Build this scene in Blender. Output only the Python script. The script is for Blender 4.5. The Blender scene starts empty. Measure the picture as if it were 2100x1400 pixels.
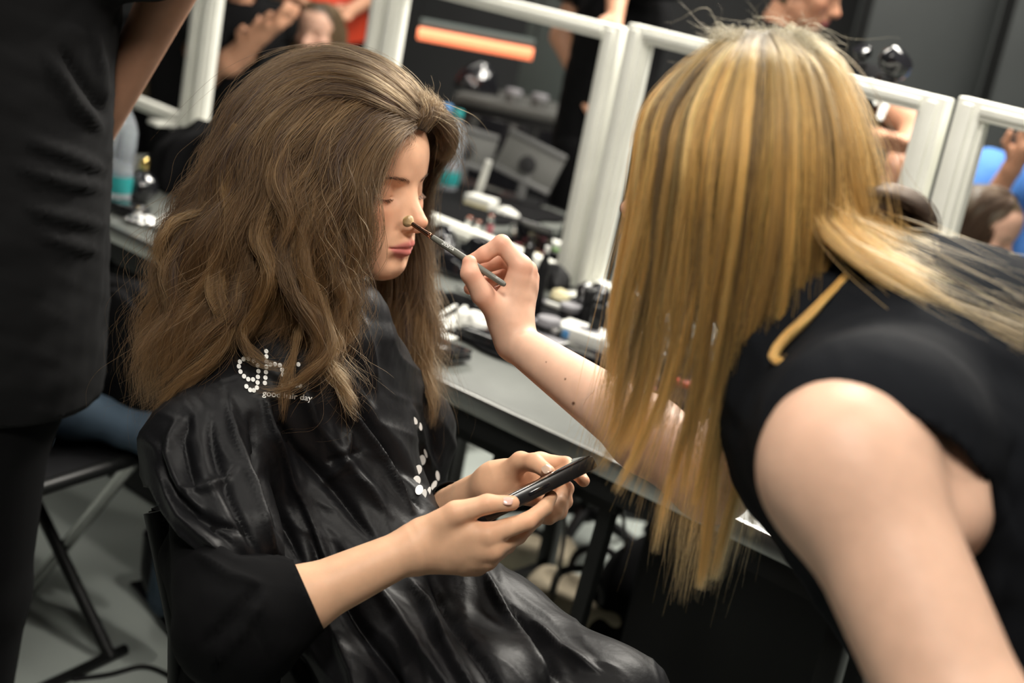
import bpy, bmesh, math, random
import numpy as np
from mathutils import Vector, Matrix, Euler
# ------------------------------------------------------------------ camera, world, lights, exposure
SC = bpy.context.scene
COL = SC.collection
FPX = 2917.0
PITCH, ROLL, CAMZ = math.radians(16), math.radians(11), 1.52
cF = np.array([0, math.cos(PITCH), -math.sin(PITCH)])
_U0 = np.array([0, math.sin(PITCH), math.cos(PITCH)])
cR = np.array([1.0, 0, 0]) * math.cos(ROLL) + _U0 * math.sin(ROLL)
cU = _U0 * math.cos(ROLL) - np.array([1.0, 0, 0]) * math.sin(ROLL)
cO = np.array([0, 0, CAMZ])
cam_d = bpy.data.cameras.new('camera')
cam_d.sensor_width = 36.0
cam_d.lens = FPX / 2100 * 36
cam_d.clip_start = 0.05
cam = bpy.data.objects.new('camera', cam_d)
COL.objects.link(cam)
cam.matrix_world = Matrix(((cR[0], cU[0], -cF[0], cO[0]), (cR[1], cU[1], -cF[1], cO[1]), (cR[2], cU[2], -cF[2], cO[2]), (0, 0, 0, 1)))
cam_d.dof.use_dof = True
cam_d.dof.focus_distance = 1.62
cam_d.dof.aperture_fstop = 3.5
SC.camera = cam
SC.view_settings.view_transform = 'Standard'
SC.view_settings.look = 'None'
SC.view_settings.gamma = 1.0
SC.view_settings.use_curve_mapping = False
SC.view_settings.exposure = 0.64
SC.cycles.max_bounces = 6
SC.cycles.diffuse_bounces = 3
SC.cycles.glossy_bounces = 3
SC.cycles.transmission_bounces = 5
SC.cycles.adaptive_threshold = 0.03
SC.cycles.use_denoising = True
world = bpy.data.worlds.new('world'); SC.world = world
world.use_nodes = True
world.node_tree.nodes['Background'].inputs[0].default_value = (0.75, 0.85, 0.8, 1)
world.node_tree.nodes['Background'].inputs[1].default_value = 0.022

def area(name, loc, target, sx, sy, power, col=(1, 0.95, 0.86)):
    l = bpy.data.lights.new(name, 'AREA'); l.shape = 'RECTANGLE'
    l.size, l.size_y, l.energy, l.color = sx, sy, power, col
    o = bpy.data.objects.new(name, l); COL.objects.link(o)
    o.location = loc
    d = Vector(target) - Vector(loc)
    o.rotation_euler = d.to_track_quat('-Z', 'Y').to_euler()
    return o
area('ceiling_softbox_key', (-0.15, 0.25, 2.7), (-0.05, 1.5, 1.0), 0.45, 0.45, 23)
area('ceiling_softbox_right', (1.05, 1.35, 2.8), (0.2, 1.5, 1.1), 0.6, 0.6, 10)
area('ceiling_softbox_back', (0.6, 3.3, 2.85), (0.0, 2.4, 0.9), 0.8, 0.6, 40)
area('ceiling_softbox_side', (-1.6, 2.2, 2.85), (-0.6, 2.2, 0.9), 0.6, 0.6, 7)
area('ceiling_softbox_mid', (1.0, 4.0, 2.9), (0.15, 3.7, 0.0), 0.9, 0.5, 60)
area('ceiling_softbox_far', (1.6, 5.2, 2.9), (1.2, 5.2, 0.8), 1.2, 0.6, 30)
area('ceiling_softbox_far', (-0.8, 5.6, 2.9), (-0.8, 5.4, 0.8), 1.0, 0.6, 22)

area('added_glint_light', (0.35, 1.9, 2.6), (-0.1, 2.6, 0.8), 0.07, 0.07, 7)  # small unseen lights, added to put sharp glints on the shiny caps
area('added_glint_light', (-0.9, 1.6, 2.5), (-0.6, 2.8, 0.8), 0.07, 0.07, 5)
area('added_glint_light', (1.1, 2.6, 2.6), (0.2, 3.0, 0.8), 0.07, 0.07, 5)

# ------------------------------------------------------------------ helpers
def C(x, y, d):
    """photo pixel + depth along the view axis -> world point"""
    return cO + d * (cF + (x - 1050) / FPX * cR - (y - 700) / FPX * cU)

def HZ(x, y, z):
    v = cF + (x - 1050) / FPX * cR - (y - 700) / FPX * cU
    return cO + (z - CAMZ) / v[2] * v

def PX(P):
    q = np.asarray(P) - cO
    w = q @ cF
    return 1050 + FPX * (q @ cR) / w, 700 - FPX * (q @ cU) / w, w

def tag(o, label=None, cat=None, group=None, kind=None):
    if label: o['label'] = label
    if cat: o['category'] = cat
    if group: o['group'] = group
    if kind: o['kind'] = kind
    return o

def empty(name, loc, rz=0, label=None, cat=None, group=None):
    o = bpy.data.objects.new(name, None); COL.objects.link(o)
    o.empty_display_size = 0.05
    o.location = tuple(loc); o.rotation_euler = (0, 0, rz)
    return tag(o, label, cat, group)

_pm = {}
def pmat(root):
    return Matrix.Translation(root.location) @ root.rotation_euler.to_matrix().to_4x4()

def link(name, me, mat=None, parent=None, world=False):
    """world=True: mesh coordinates are world ones and the parent may stand anywhere"""
    o = bpy.data.objects.new(name, me); COL.objects.link(o)
    if mat is not None: me.materials.append(mat)
    if parent is not None:
        o.parent = parent
        if world:
            M = Matrix.Identity(4); p = parent
            while p is not None:
                if p.get('_wi'): break
                M = Matrix.Translation(p.location) @ p.rotation_euler.to_matrix().to_4x4() @ M
                p = p.parent
            o.matrix_parent_inverse = M.inverted()
            o['_wi'] = 1
    return o

def mesh_from(name, V, Fc, smooth=True):
    me = bpy.data.meshes.new(name)
    V = np.asarray(V, dtype=np.float32); 
    if isinstance(Fc, np.ndarray):
        nf, k = Fc.shape
        me.vertices.add(len(V)); me.vertices.foreach_set('co', V.ravel())
        me.loops.add(nf * k); me.loops.foreach_set('vertex_index', Fc.astype(np.int32).ravel())
        me.polygons.add(nf)
        me.polygons.foreach_set('loop_start', np.arange(0, nf * k, k, dtype=np.int32))
        me.polygons.foreach_set('loop_total', np.full(nf, k, dtype=np.int32))
        me.update(calc_edges=True); me.validate()
    else:
        me.from_pydata([tuple(map(float, v)) for v in V], [], Fc); me.update()
    if smooth: me.shade_smooth()
    return me

class MB:
    """collects shapes into one mesh"""
    def __init__(s): s.V = []; s.F = []; s.S = []
    def add(s, V, Fc, M=None, smooth=False):
        b = len(s.V)
        for v in V:
            v = Vector(v)
            if M is not None: v = M @ v
            s.V.append(tuple(v))
        for f in Fc:
            s.F.append(tuple(b + i for i in f)); s.S.append(smooth)
        return s
    def box(s, c, d, M=None, bev=0.0):
        bm = bmesh.new(); bmesh.ops.create_cube(bm, size=1)
        for v in bm.verts: v.co = Vector((v.co.x * d[0] + c[0], v.co.y * d[1] + c[1], v.co.z * d[2] + c[2]))
        if bev > 0: bmesh.ops.bevel(bm, geom=list(bm.edges), offset=bev, segments=2, affect='EDGES', profile=0.5)
        bm.verts.index_update()
        s.add([v.co for v in bm.verts], [[v.index for v in f.verts] for f in bm.faces], M); bm.free(); return s
    def tube(s, pts, r, n=8, cap=True, M=None, flat=1.0):
        pts = [Vector(p) for p in pts]
        rr = r if isinstance(r, (list, tuple)) else [r] * len(pts)
        V = []; Fc = []; up = Vector((0.13, 0.21, 0.97)).normalized(); prev = None
        for i, p in enumerate(pts):
            t = (pts[min(i + 1, len(pts) - 1)] - pts[max(i - 1, 0)])
            t = t.normalized() if t.length > 1e-9 else Vector((0, 0, 1))
            if prev is None:
                a = t.cross(up); a = a.normalized() if a.length > 1e-4 else t.orthogonal().normalized()
            else:
                a = (prev - t * prev.dot(t)).normalized()
            prev = a; b = t.cross(a)
            for j in range(n):
                q = 2 * math.pi * j / n
                V.append(p + rr[i] * (math.cos(q) * a + flat * math.sin(q) * b))
        for i in range(len(pts) - 1):
            for j in range(n):
                Fc.append((i * n + j, i * n + (j + 1) % n, (i + 1) * n + (j + 1) % n, (i + 1) * n + j))
        if cap:
            Fc.append(tuple(range(n - 1, -1, -1))); Fc.append(tuple((len(pts) - 1) * n + j for j in range(n)))
        return s.add(V, Fc, M, True)
    def lathe(s, prof, n=20, M=None, cap=True):
        V = []; Fc = []
        for (r, z) in prof:
            for j in range(n):
                q = 2 * math.pi * j / n; V.append((r * math.cos(q), r * math.sin(q), z))
        for i in range(len(prof) - 1):
            for j in range(n):
                Fc.append((i * n + j, i * n + (j + 1) % n, (i + 1) * n + (j + 1) % n, (i + 1) * n + j))
        if cap:
            Fc.append(tuple(range(n - 1, -1, -1))); Fc.append(tuple((len(prof) - 1) * n + j for j in range(n)))
        return s.add(V, Fc, M, True)
    def build(s, name, mat=None, parent=None, world=False):
        me = bpy.data.meshes.new(name)
        me.from_pydata(s.V, [], s.F); me.update()
        me.polygons.foreach_set('use_smooth', s.S)
        try: me.set_sharp_from_angle(angle=math.radians(40))
        except Exception: pass
        return link(name, me, mat, parent, world)

def TR(loc=(0, 0, 0), rx=0, ry=0, rz=0, s=1):
    return Matrix.Translation(loc) @ Euler((rx, ry, rz)).to_matrix().to_4x4() @ Matrix.Scale(s, 4)

# ------------------------------------------------------------------ materials
def mat(name, col, rough=0.5, metal=0.0, noise=None, bump=None, attr=None, sub=0.0, sheen=0.0, spec=0.5, trans=0.0, coat=0.0, emit=None, ior=1.45, aniso=0.0):
    m = bpy.data.materials.new(name); m.use_nodes = True
    nt = m.node_tree; N = nt.nodes; L = nt.links; b = N['Principled BSDF']
    b.inputs['Base Color'].default_value = (*col, 1)
    b.inputs['Roughness'].default_value = rough; b.inputs['Metallic'].default_value = metal
    b.inputs['Specular IOR Level'].default_value = spec
    b.inputs['Transmission Weight'].default_value = trans; b.inputs['IOR'].default_value = ior
    b.inputs['Coat Weight'].default_value = coat
    if sheen: b.inputs['Sheen Weight'].default_value = sheen; b.inputs['Sheen Roughness'].default_value = 0.4
    if aniso: b.inputs['Anisotropic'].default_value = aniso
    if sub:
        b.inputs['Subsurface Weight'].default_value = sub; b.inputs['Subsurface Radius'].default_value = (1.0, 0.35, 0.2)
        b.inputs['Subsurface Scale'].default_value = 0.008
    if emit: b.inputs['Emission Color'].default_value = (*emit[0], 1); b.inputs['Emission Strength'].default_value = emit[1]
    src = None
    if attr:
        a = N.new('ShaderNodeAttribute'); a.attribute_name = attr; src = a.outputs['Color']
        L.new(src, b.inputs['Base Color'])
    tc = N.new('ShaderNodeTexCoord')
    if noise:
        sc, amt = noise[0], noise[1]
        t = N.new('ShaderNodeTexNoise'); t.inputs['Scale'].default_value = sc; t.inputs['Detail'].default_value = 4
        L.new(tc.outputs['Object'], t.inputs['Vector'])
        mr = N.new('ShaderNodeMapRange'); mr.inputs[1].default_value = 0.3; mr.inputs[2].default_value = 0.7
        mr.inputs[3].default_value = 1 - amt; mr.inputs[4].default_value = 1 + amt
        L.new(t.outputs['Fac'], mr.inputs[0])
        mx = N.new('ShaderNodeVectorMath'); mx.operation = 'SCALE'
        if src: L.new(src, mx.inputs[0])
        else: mx.inputs[0].default_value = col
        L.new(mr.outputs[0], mx.inputs['Scale']); L.new(mx.outputs[0], b.inputs['Base Color'])
    if bump:
        t2 = N.new('ShaderNodeTexNoise'); t2.inputs['Scale'].default_value = bump[0]; t2.inputs['Detail'].default_value = 5
        L.new(tc.outputs['Object'], t2.inputs['Vector'])
        bp = N.new('ShaderNodeBump'); bp.inputs['Strength'].default_value = bump[1]; bp.inputs['Distance'].default_value = bump[2]
        L.new(t2.outputs['Fac'], bp.inputs['Height']); L.new(bp.outputs[0], b.inputs['Normal'])
    return m

# ------------------------------------------------------------------ implicit surfaces
def ell(P, c, r, R=None):
    q = P - np.asarray(c, np.float32)
    if R is not None: q = q @ np.asarray(R, np.float32)
    r = np.asarray(r, np.float32)
    k0 = np.sqrt(((q / r) ** 2).sum(1)) + 1e-9; k1 = np.sqrt(((q / (r * r)) ** 2).sum(1)) + 1e-9
    return k0 * (k0 - 1) / k1

def cone(P, a, b, ra, rb):
    a = np.asarray(a, np.float32); b = np.asarray(b, np.float32); ab = b - a
    t = np.clip(((P - a) @ ab) / max(float(ab @ ab), 1e-12), 0, 1)
    d = P - a - t[:, None] * ab
    return np.sqrt((d * d).sum(1)) - (ra + (rb - ra) * t)

def smin(a, b, k):
    h = np.maximum(k - np.abs(a - b), 0) / k
    return np.minimum(a, b) - h * h * k * 0.25

def smax(a, b, k): return -smin(-a, -b, k)

def chain(P, pts, rs, k=0.01):
    d = None
    for i in range(len(pts) - 1):
        c = cone(P, pts[i], pts[i + 1], rs[i], rs[i + 1])
        d = c if d is None else smin(d, c, k)
    return d

def sdf_mesh(f, lo, hi, h, cf=4):
    lo = np.asarray(lo, float); hi = np.asarray(hi, float)
    n = np.ceil((hi - lo) / (h * cf)).astype(int) + 1
    H = h * cf
    ax = [lo[i] + np.arange(n[i]) * H for i in range(3)]
    G = np.stack(np.meshgrid(*ax, indexing='ij'), -1).reshape(-1, 3).astype(np.float32)
    cv = f(G).reshape(n)
    act = np.abs(cv) < H * 2.0
    # fine grid
    fn = (n - 1) * cf + 1
    ci = [np.minimum((np.arange(fn[i]) + cf // 2) // cf, n[i] - 1) for i in range(3)]
    fv = cv[np.ix_(*ci)].astype(np.float32)
    fa = act[np.ix_(*ci)]
    idx = np.argwhere(fa)
    out = np.empty(len(idx), np.float32)
    B = 400000
    for s in range(0, len(idx), B):
        out[s:s + B] = f((lo + idx[s:s + B] * h).astype(np.float32))
    fv[fa] = out
    ins = fv < 0
    c = np.zeros(np.array(fn) - 1, np.int8)
    for dx in (0, 1):
        for dy in (0, 1):
            for dz in (0, 1):
                c += ins[dx:fn[0] - 1 + dx, dy:fn[1] - 1 + dy, dz:fn[2] - 1 + dz]
    cells = np.argwhere((c > 0) & (c < 8))
    vid = np.full(c.shape, -1, np.int32)
    vid[tuple(cells.T)] = np.arange(len(cells))
    acc = np.zeros((len(cells), 3)); cnt = np.zeros(len(cells))
    corners = [(0, 0, 0), (1, 0, 0), (0, 1, 0), (1, 1, 0), (0, 0, 1), (1, 0, 1), (0, 1, 1), (1, 1, 1)]
    vals = [fv[cells[:, 0] + a, cells[:, 1] + b, cells[:, 2] + d] for a, b, d in corners]
    for i in range(8):
        for j in range(i + 1, 8):
            di = [corners[j][k] - corners[i][k] for k in range(3)]
            if sum(map(abs, di)) != 1: continue
            m = (vals[i] < 0) != (vals[j] < 0)
            t = vals[i] / np.where(m, vals[i] - vals[j], 1)
            p = np.array(corners[i]) + t[:, None] * np.array(di)
            acc[m] += p[m]; cnt[m] += 1
    V = lo + (cells + acc / cnt[:, None]) * h
    Fs = []
    for a in range(3):
        b_, c_ = [(1, 2), (2, 0), (0, 1)][a]
        s0 = [slice(None)] * 3; s1 = [slice(None)] * 3
        s0[a] = slice(0, fn[a] - 1); s1[a] = slice(1, fn[a])
        A = ins[tuple(s0)]; Bb = ins[tuple(s1)]
        e = np.argwhere(A != Bb)
        e = e[(e[:, b_] > 0) & (e[:, b_] < fn[b_] - 1) & (e[:, c_] > 0) & (e[:, c_] < fn[c_] - 1)]
        ub = np.zeros(3, int); ub[b_] = 1; uc = np.zeros(3, int); uc[c_] = 1
        q = [vid[tuple((e - o).T)] for o in (ub + uc, uc, 0 * ub, ub)]
        flip = ~A[tuple(e.T)]
        Q = np.stack(q, 1); Q[flip] = Q[flip][:, ::-1]
        Fs.append(Q)
    Fq = np.concatenate(Fs); Fq = Fq[(Fq >= 0).all(1)]
    return V, Fq

def join_meshes(parts):
    V = []; Fc = []; b = 0
    for v, fc in parts:
        V.append(v); Fc.append(fc + b); b += len(v)
    return np.concatenate(V), np.concatenate(Fc)

def vnormals(V, Fq):
    a, b, c, d = (V[Fq[:, i]] for i in range(4))
    n = np.cross(c - a, d - b)
    N = np.zeros_like(V)
    for i in range(4): np.add.at(N, Fq[:, i], n)
    return N / (np.linalg.norm(N, axis=1, keepdims=True) + 1e-12)

def lap_smooth(V, Fq, it=2, lam=0.5):
    V = V.copy(); n = len(V)
    e = np.concatenate([Fq[:, [0, 1]], Fq[:, [1, 2]], Fq[:, [2, 3]], Fq[:, [3, 0]]])
    i = np.concatenate([e[:, 0], e[:, 1]]); j = np.concatenate([e[:, 1], e[:, 0]])
    cnt = np.bincount(i, minlength=n).astype(float); cnt[cnt == 0] = 1
    for _ in range(it):
        S = np.stack([np.bincount(i, weights=V[j, k], minlength=n) for k in range(3)], 1) / cnt[:, None]
        V += lam * (S - V)
    return V

def edge_snap(V, Fk, poly=None, plane=None, near=None):
    """move the rim of a cut mesh onto the cutting line so that the edge is clean"""
    e = np.sort(np.concatenate([Fk[:, [0, 1]], Fk[:, [1, 2]], Fk[:, [2, 3]], Fk[:, [3, 0]]]), 1)
    key = e[:, 0].astype(np.int64) * (len(V) + 1) + e[:, 1]
    u, ix, c = np.unique(key, return_index=True, return_counts=True)
    rim = np.unique(e[ix[c == 1]])
    V = V.copy()
    if near is not None: rim = rim[near(V[rim])]
    if len(rim) == 0: return V
    if plane is not None:
        p0, n = plane; V[rim] -= ((V[rim] - p0) @ n)[:, None] * n
    else:
        x, y, w = PX(V[rim]); P2 = np.stack([x, y], 1); best = np.full(len(rim), 1e9); tgt = P2.copy()
        for i in range(len(poly)):
            a = np.array(poly[i], float); b = np.array(poly[(i + 1) % len(poly)], float)
            d, t = seg_dist(P2, a, b); m = d < best; best = np.where(m, d, best)
            tgt = np.where(m[:, None], a + t[:, None] * (b - a), tgt)
        ok = best < 16
        for k in np.where(ok)[0]: V[rim[k]] = C(tgt[k, 0], tgt[k, 1], w[k])
    return V

def keep_largest(V, Fk):
    par = list(range(len(V)))
    def find(a):
        while par[a] != a: par[a] = par[par[a]]; a = par[a]
        return a
    for f in Fk.tolist():
        r0 = find(f[0])
        for k in f[1:]:
            r1 = find(k)
            if r1 != r0: par[r1] = r0
    root = np.array([find(a) for a in Fk[:, 0].tolist()]); u, c = np.unique(root, return_counts=True)
    return Fk[np.isin(root, u[c > max(60, c.max() * 0.05)])]

def set_col(me, cols, name='Col'):
    a = me.color_attributes.new(name, 'FLOAT_COLOR', 'POINT')
    c = np.ones((len(me.vertices), 4), np.float32); c[:, :3] = cols
    a.data.foreach_set('color', c.ravel())

def seg_dist(P2, a, b):
    """2-D distance to a segment and the parameter along it"""
    a = np.asarray(a, float); b = np.asarray(b, float); ab = b - a
    t = np.clip(((P2 - a) @ ab) / (ab @ ab), 0, 1)
    return np.linalg.norm(P2 - a - t[:, None] * ab, axis=1), t

def snoise(P, freq, seed=0):
    """cheap smooth pseudo-noise in [-1,1] from summed sines"""
    rs = np.random.RandomState(seed); out = 0
    for k in range(5):
        w = rs.normal(size=3) * freq * (1 + 0.5 * k); ph = rs.uniform(0, 6.28)
        out = out + np.sin(P @ w + ph) / (1 + 0.5 * k)
    return out / 2.6

# ------------------------------------------------------------------ hair
def catmull(G, M):
    """resample polyline control points (n,3) to M points"""
    G = np.asarray(G, float); n = len(G)
    E = np.concatenate([[2 * G[0] - G[1]], G, [2 * G[-1] - G[-2]]])
    seg = np.linalg.norm(np.diff(G, axis=0), axis=1); cum = np.concatenate([[0], np.cumsum(seg)]); cum /= cum[-1]
    t = np.linspace(0, 1, M); k = np.clip(np.searchsorted(cum, t, side='right') - 1, 0, n - 2)
    u = ((t - cum[k]) / np.maximum(cum[k + 1] - cum[k], 1e-9))[:, None]
    p0, p1, p2, p3 = E[k], E[k + 1], E[k + 2], E[k + 3]
    return 0.5 * ((2 * p1) + (-p0 + p2) * u + (2 * p0 - 5 * p1 + 4 * p2 - p3) * u ** 2 + (-p0 + 3 * p1 - 3 * p2 + p3) * u ** 3)

def hair_obj(name, strands, radii, cols, material, parent=None, world=True):
    """strands (S,M,3); radii (S,M); cols (S,3) or (S,M,3)"""
    S, M, _ = strands.shape
    hc = bpy.data.hair_curves.new(name)
    hc.add_curves([M] * S)
    hc.attributes['position'].data.foreach_set('vector', strands.astype(np.float32).ravel())
    if 'radius' not in hc.attributes: hc.attributes.new('radius', 'FLOAT', 'POINT')
    hc.attributes['radius'].data.foreach_set('value', radii.astype(np.float32).ravel())
    if cols.ndim == 2: cols = np.repeat(cols[:, None], M, 1)
    a = hc.attributes.new('Col', 'FLOAT_COLOR', 'POINT')
    c4 = np.ones((S, M, 4), np.float32); c4[..., :3] = cols
    a.data.foreach_set('color', c4.ravel())
    o = link(name, hc, material, parent, world)
    return o

def strands_from(guides, n, M=22, seed=1, spread=0.006, clump=0.7, nclump=None, wave=0.0, wfreq=3.0, frizz=0.001, tipcut=0.15, depthspread=0.012, tipspread=1.0, fly=0.0, cwave=None, lockcut=0.0):
    """guides: list of control polylines (world) ordered across a sheet. Returns (n,M,3), u position, clump id"""
    rs = np.random.RandomState(seed)
    GR = np.stack([catmull(g, M) for g in guides])          # (g,M,3)
    ng = len(guides)
    nclump = nclump or max(3, n // 40)
    uc = rs.uniform(0, ng - 1, nclump)
    def interp(u):
        if ng == 1: return np.repeat(GR, len(u), 0)
        i = np.clip(u.astype(int), 0, ng - 2); f = (u - i)[:, None, None]
        f = f * f * (3 - 2 * f) * 0.35 + f * 0.65
        return GR[i] * (1 - f) + GR[i + 1] * f
    cid = rs.randint(0, nclump, n)
    u = rs.uniform(0, ng - 1, n)
    # nearest clump by u
    order = np.argsort(uc); ucs = uc[order]
    pos = np.clip(np.searchsorted(ucs, u), 1, nclump - 1)
    cid = np.where(np.abs(ucs[pos - 1] - u) < np.abs(ucs[pos] - u), pos - 1, pos)
    base = interp(u); cb = interp(ucs[cid])
    t = np.linspace(0, 1, M)[None, :, None]
    dirv = np.gradient(base, axis=1); dirv /= np.linalg.norm(dirv, axis=2, keepdims=True) + 1e-9
    view = base - cO; view /= np.linalg.norm(view, axis=2, keepdims=True)
    side = np.cross(dirv, view); side /= np.linalg.norm(side, axis=2, keepdims=True) + 1e-9
    ks = rs.normal(size=(nclump, 2)); ph = rs.uniform(0, 6.28, (nclump, 3))
    dep = rs.uniform(0, 1, (n, 1, 1)) ** 0.8
    dpc = rs.uniform(-0.5, 1, nclump)
    P = base * (1 - clump * np.minimum(t * 1.6, 1)) + cb * (clump * np.minimum(t * 1.6, 1))
    if cwave:
        ub = (u * 0.35 + ucs[cid] * 0.65)[:, None, None]
        wv = cwave[0] * np.clip((t - cwave[2]) * 2.2, 0, 1) * np.sin(6.283 * cwave[1] * t + 2.1 * np.sin(ub * 1.7) + ub * 1.1 + 0.5 * ks[cid, 1][:, None, None])
        P = P + side * wv + view * wv[:, :, :] * 0.5 * np.cos(ub * 2.3)
    w = wave * np.minimum(t * 2, 1) * np.sin(wfreq * 6.28 * t * (1 + 0.25 * ks[cid, 0][:, None, None]) + ph[cid, 0][:, None, None])
    w2 = wave * 0.8 * np.minimum(t * 2, 1) * np.sin(wfreq * 5.1 * t + ph[cid, 1][:, None, None])
    sp = rs.normal(size=(n, 1, 1)) * spread * (0.35 + 0.65 * t * tipspread)
    sp = sp * (1 - clump * 0.55 * np.sin(np.pi * np.clip(t, 0, 1)))
    P = P + side * (sp + w) + view * (dep * depthspread + 0.5 * depthspread * dpc[cid][:, None, None] * np.minimum(t * 2, 1) + w2)
    fz = rs.normal(size=(n, 4, 3)); tt = np.linspace(0, 1, M)
    fr = sum(fz[:, k, None, :] * np.sin((k + 1) * 3.1 * tt + k)[None, :, None] for k in range(4))
    P = P + fr * frizz * (0.3 + t)
    if fly > 0:
        m = rs.uniform(size=n) < fly
        k = rs.normal(size=(n, 1, 3)) * 0.012
        P = np.where(m[:, None, None], P + k * t ** 1.5 * 2 + np.abs(rs.normal(size=(n, 1, 1))) * 0.006 * side * np.sin(3.1 * t), P)
    # shorten the strands unevenly at the tip
    cut = (1 - rs.uniform(0, 1, n) ** 2 * tipcut) * (1 - lockcut * rs.uniform(0, 1, nclump) ** 1.5)[cid]
    ti = np.linspace(0, 1, M)[None] * cut[:, None] * (M - 1)
    i0 = np.clip(ti.astype(int), 0, M - 2); fr_ = (ti - i0)[..., None]
    ar = np.arange(n)[:, None]
    P = P[ar, i0] * (1 - fr_) + P[ar, i0 + 1] * fr_
    return P, u, cid

def radii_for(n, M, r, rs):
    t = np.linspace(0, 1, M)[None]
    return r * (0.6 + 0.8 * rs.uniform(size=(n, 1))) * np.clip(1.15 - t ** 3, 0.1, 1)

def hair_mat(name, rough=0.35, spec=0.5):
    m = bpy.data.materials.new(name); m.use_nodes = True
    nt = m.node_tree; N = nt.nodes; L = nt.links
    b = N['Principled BSDF']
    a = N.new('ShaderNodeAttribute'); a.attribute_name = 'Col'
    h = N.new('ShaderNodeBsdfHairPrincipled'); h.parametrization = 'COLOR'
    h.inputs['Roughness'].default_value = rough; h.inputs['Radial Roughness'].default_value = 0.5
    h.inputs['Random Roughness'].default_value = 0.2; h.inputs['IOR'].default_value = 1.38
    L.new(a.outputs['Color'], h.inputs['Color'])
    L.new(a.outputs['Color'], b.inputs['Base Color']); b.inputs['Roughness'].default_value = 0.6; b.inputs['Specular IOR Level'].default_value = 0.12
    mx = N.new('ShaderNodeMixShader'); mx.inputs[0].default_value = 0.5
    L.new(h.outputs[0], mx.inputs[1]); L.new(b.outputs[0], mx.inputs[2])
    L.new(mx.outputs[0], N['Material Output'].inputs['Surface'])
    return m
# ------------------------------------------------------------------ head model (local metres: x forward, y left, z up)
def head_sdf(P, gaunt=0.0):
    p = P.astype(np.float32).copy(); p[:, 1] = np.abs(p[:, 1])
    d = ell(p, (-0.012, 0, 0.042), (0.094, 0.074, 0.082))
    d = smin(d, ell(p, (0.028, 0, 0.064), (0.0560, 0.060, 0.056)), 0.03)
    d = smin(d, ell(p, (0.034, 0, -0.015), (0.050, 0.052, 0.060)), 0.03)
    jaw = cone(p, (-0.002, 0.046, -0.046), (0.064, 0.012, -0.074), 0.016, 0.016)
    d = smin(d, jaw, 0.035)
    d = smin(d, ell(p, (0.030, 0, -0.055), (0.045, 0.030, 0.026)), 0.03)
    d = smin(d, ell(p, (0.0650, 0, -0.0745), (0.0180, 0.018, 0.0165)), 0.022)
    d = smin(d, ell(p, (0.066, 0, -0.040), (0.027, 0.028, 0.026)), 0.022)
    d = smin(d, ell(p, (0.046, 0.038, -0.010), (0.026, 0.022, 0.026)), 0.022)
    d = smin(d, cone(p, (0.050, 0.046, -0.002), (0.012, 0.062, 0.004), 0.012, 0.008), 0.022)
    d = smin(d, cone(p, (0.0700, 0.012, 0.041), (0.056, 0.044, 0.041), 0.011, 0.010), 0.014)
    # sockets, eyeballs under closed lids
    d = smax(d, -ell(p, (0.085, 0.0305, 0.022), (0.016, 0.0150, 0.010)), 0.016)
    d = smin(d, ell(p, (0.0605, 0.031, 0.0205), (0.0140, 0.0175, 0.0135)), 0.007)
    d = smax(d, -cone(p, (0.0750, 0.0175, 0.0155), (0.0675, 0.0440, 0.0140), 0.0005, 0.0005), 0.003)
    # nose
    d = smin(d, cone(p, (0.0690, 0, 0.034), (0.1000, 0, 0.001), 0.0075, 0.0074), 0.012)
    d = smin(d, cone(p, (0.076, 0.007, 0.018), (0.090, 0.009, -0.012), 0.007, 0.008), 0.012)
    d = smin(d, ell(p, (0.1060, 0, -0.0085), (0.0108, 0.0088, 0.0090)), 0.007)
    d = smin(d, ell(p, (0.0945, 0.0120, -0.0155), (0.0098, 0.0062, 0.0078)), 0.005)
    d = smin(d, cone(p, (0.1070, 0, -0.0185), (0.0940, 0, -0.0245), 0.0042, 0.0045), 0.005)
    d = smax(d, -ell(p, (0.1000, 0.0065, -0.0245), (0.0065, 0.0032, 0.0040)), 0.003)
    d = smax(d, -cone(p, (0.0925, 0.0195, -0.0150), (0.088, 0.0200, -0.0235), 0.0010, 0.0010), 0.005)
    # lips
    up = cone(p, (0.0940, 0.004, -0.0395), (0.0785, 0.0235, -0.0462), 0.0066, 0.0022)
    lo = cone(p, (0.0925, 0.0, -0.0530), (0.0780, 0.0205, -0.0485), 0.0080, 0.0028)
    d = smin(d, smin(up, lo, 0.002), 0.005)
    d = smax(d, -cone(p, (0.1020, 0, -0.0458), (0.0845, 0.0245, -0.0468), 0.0008, 0.0006), 0.0035)
    d = smax(d, -cone(p, (0.1010, 0, -0.029), (0.1020, 0, -0.0355), 0.0022, 0.0022), 0.006)
    d = smax(d, -cone(p, (0.0990, 0, -0.0640), (0.0900, 0.016, -0.0630), 0.0040, 0.0030), 0.014)
    # ear
    d = smin(d, ell(p, (-0.008, 0.0735, 0.004), (0.015, 0.006, 0.029)), 0.006)
    d = smax(d, -ell(p, (-0.004, 0.081, 0.006), (0.008, 0.005, 0.016)), 0.005)
    return d

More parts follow.
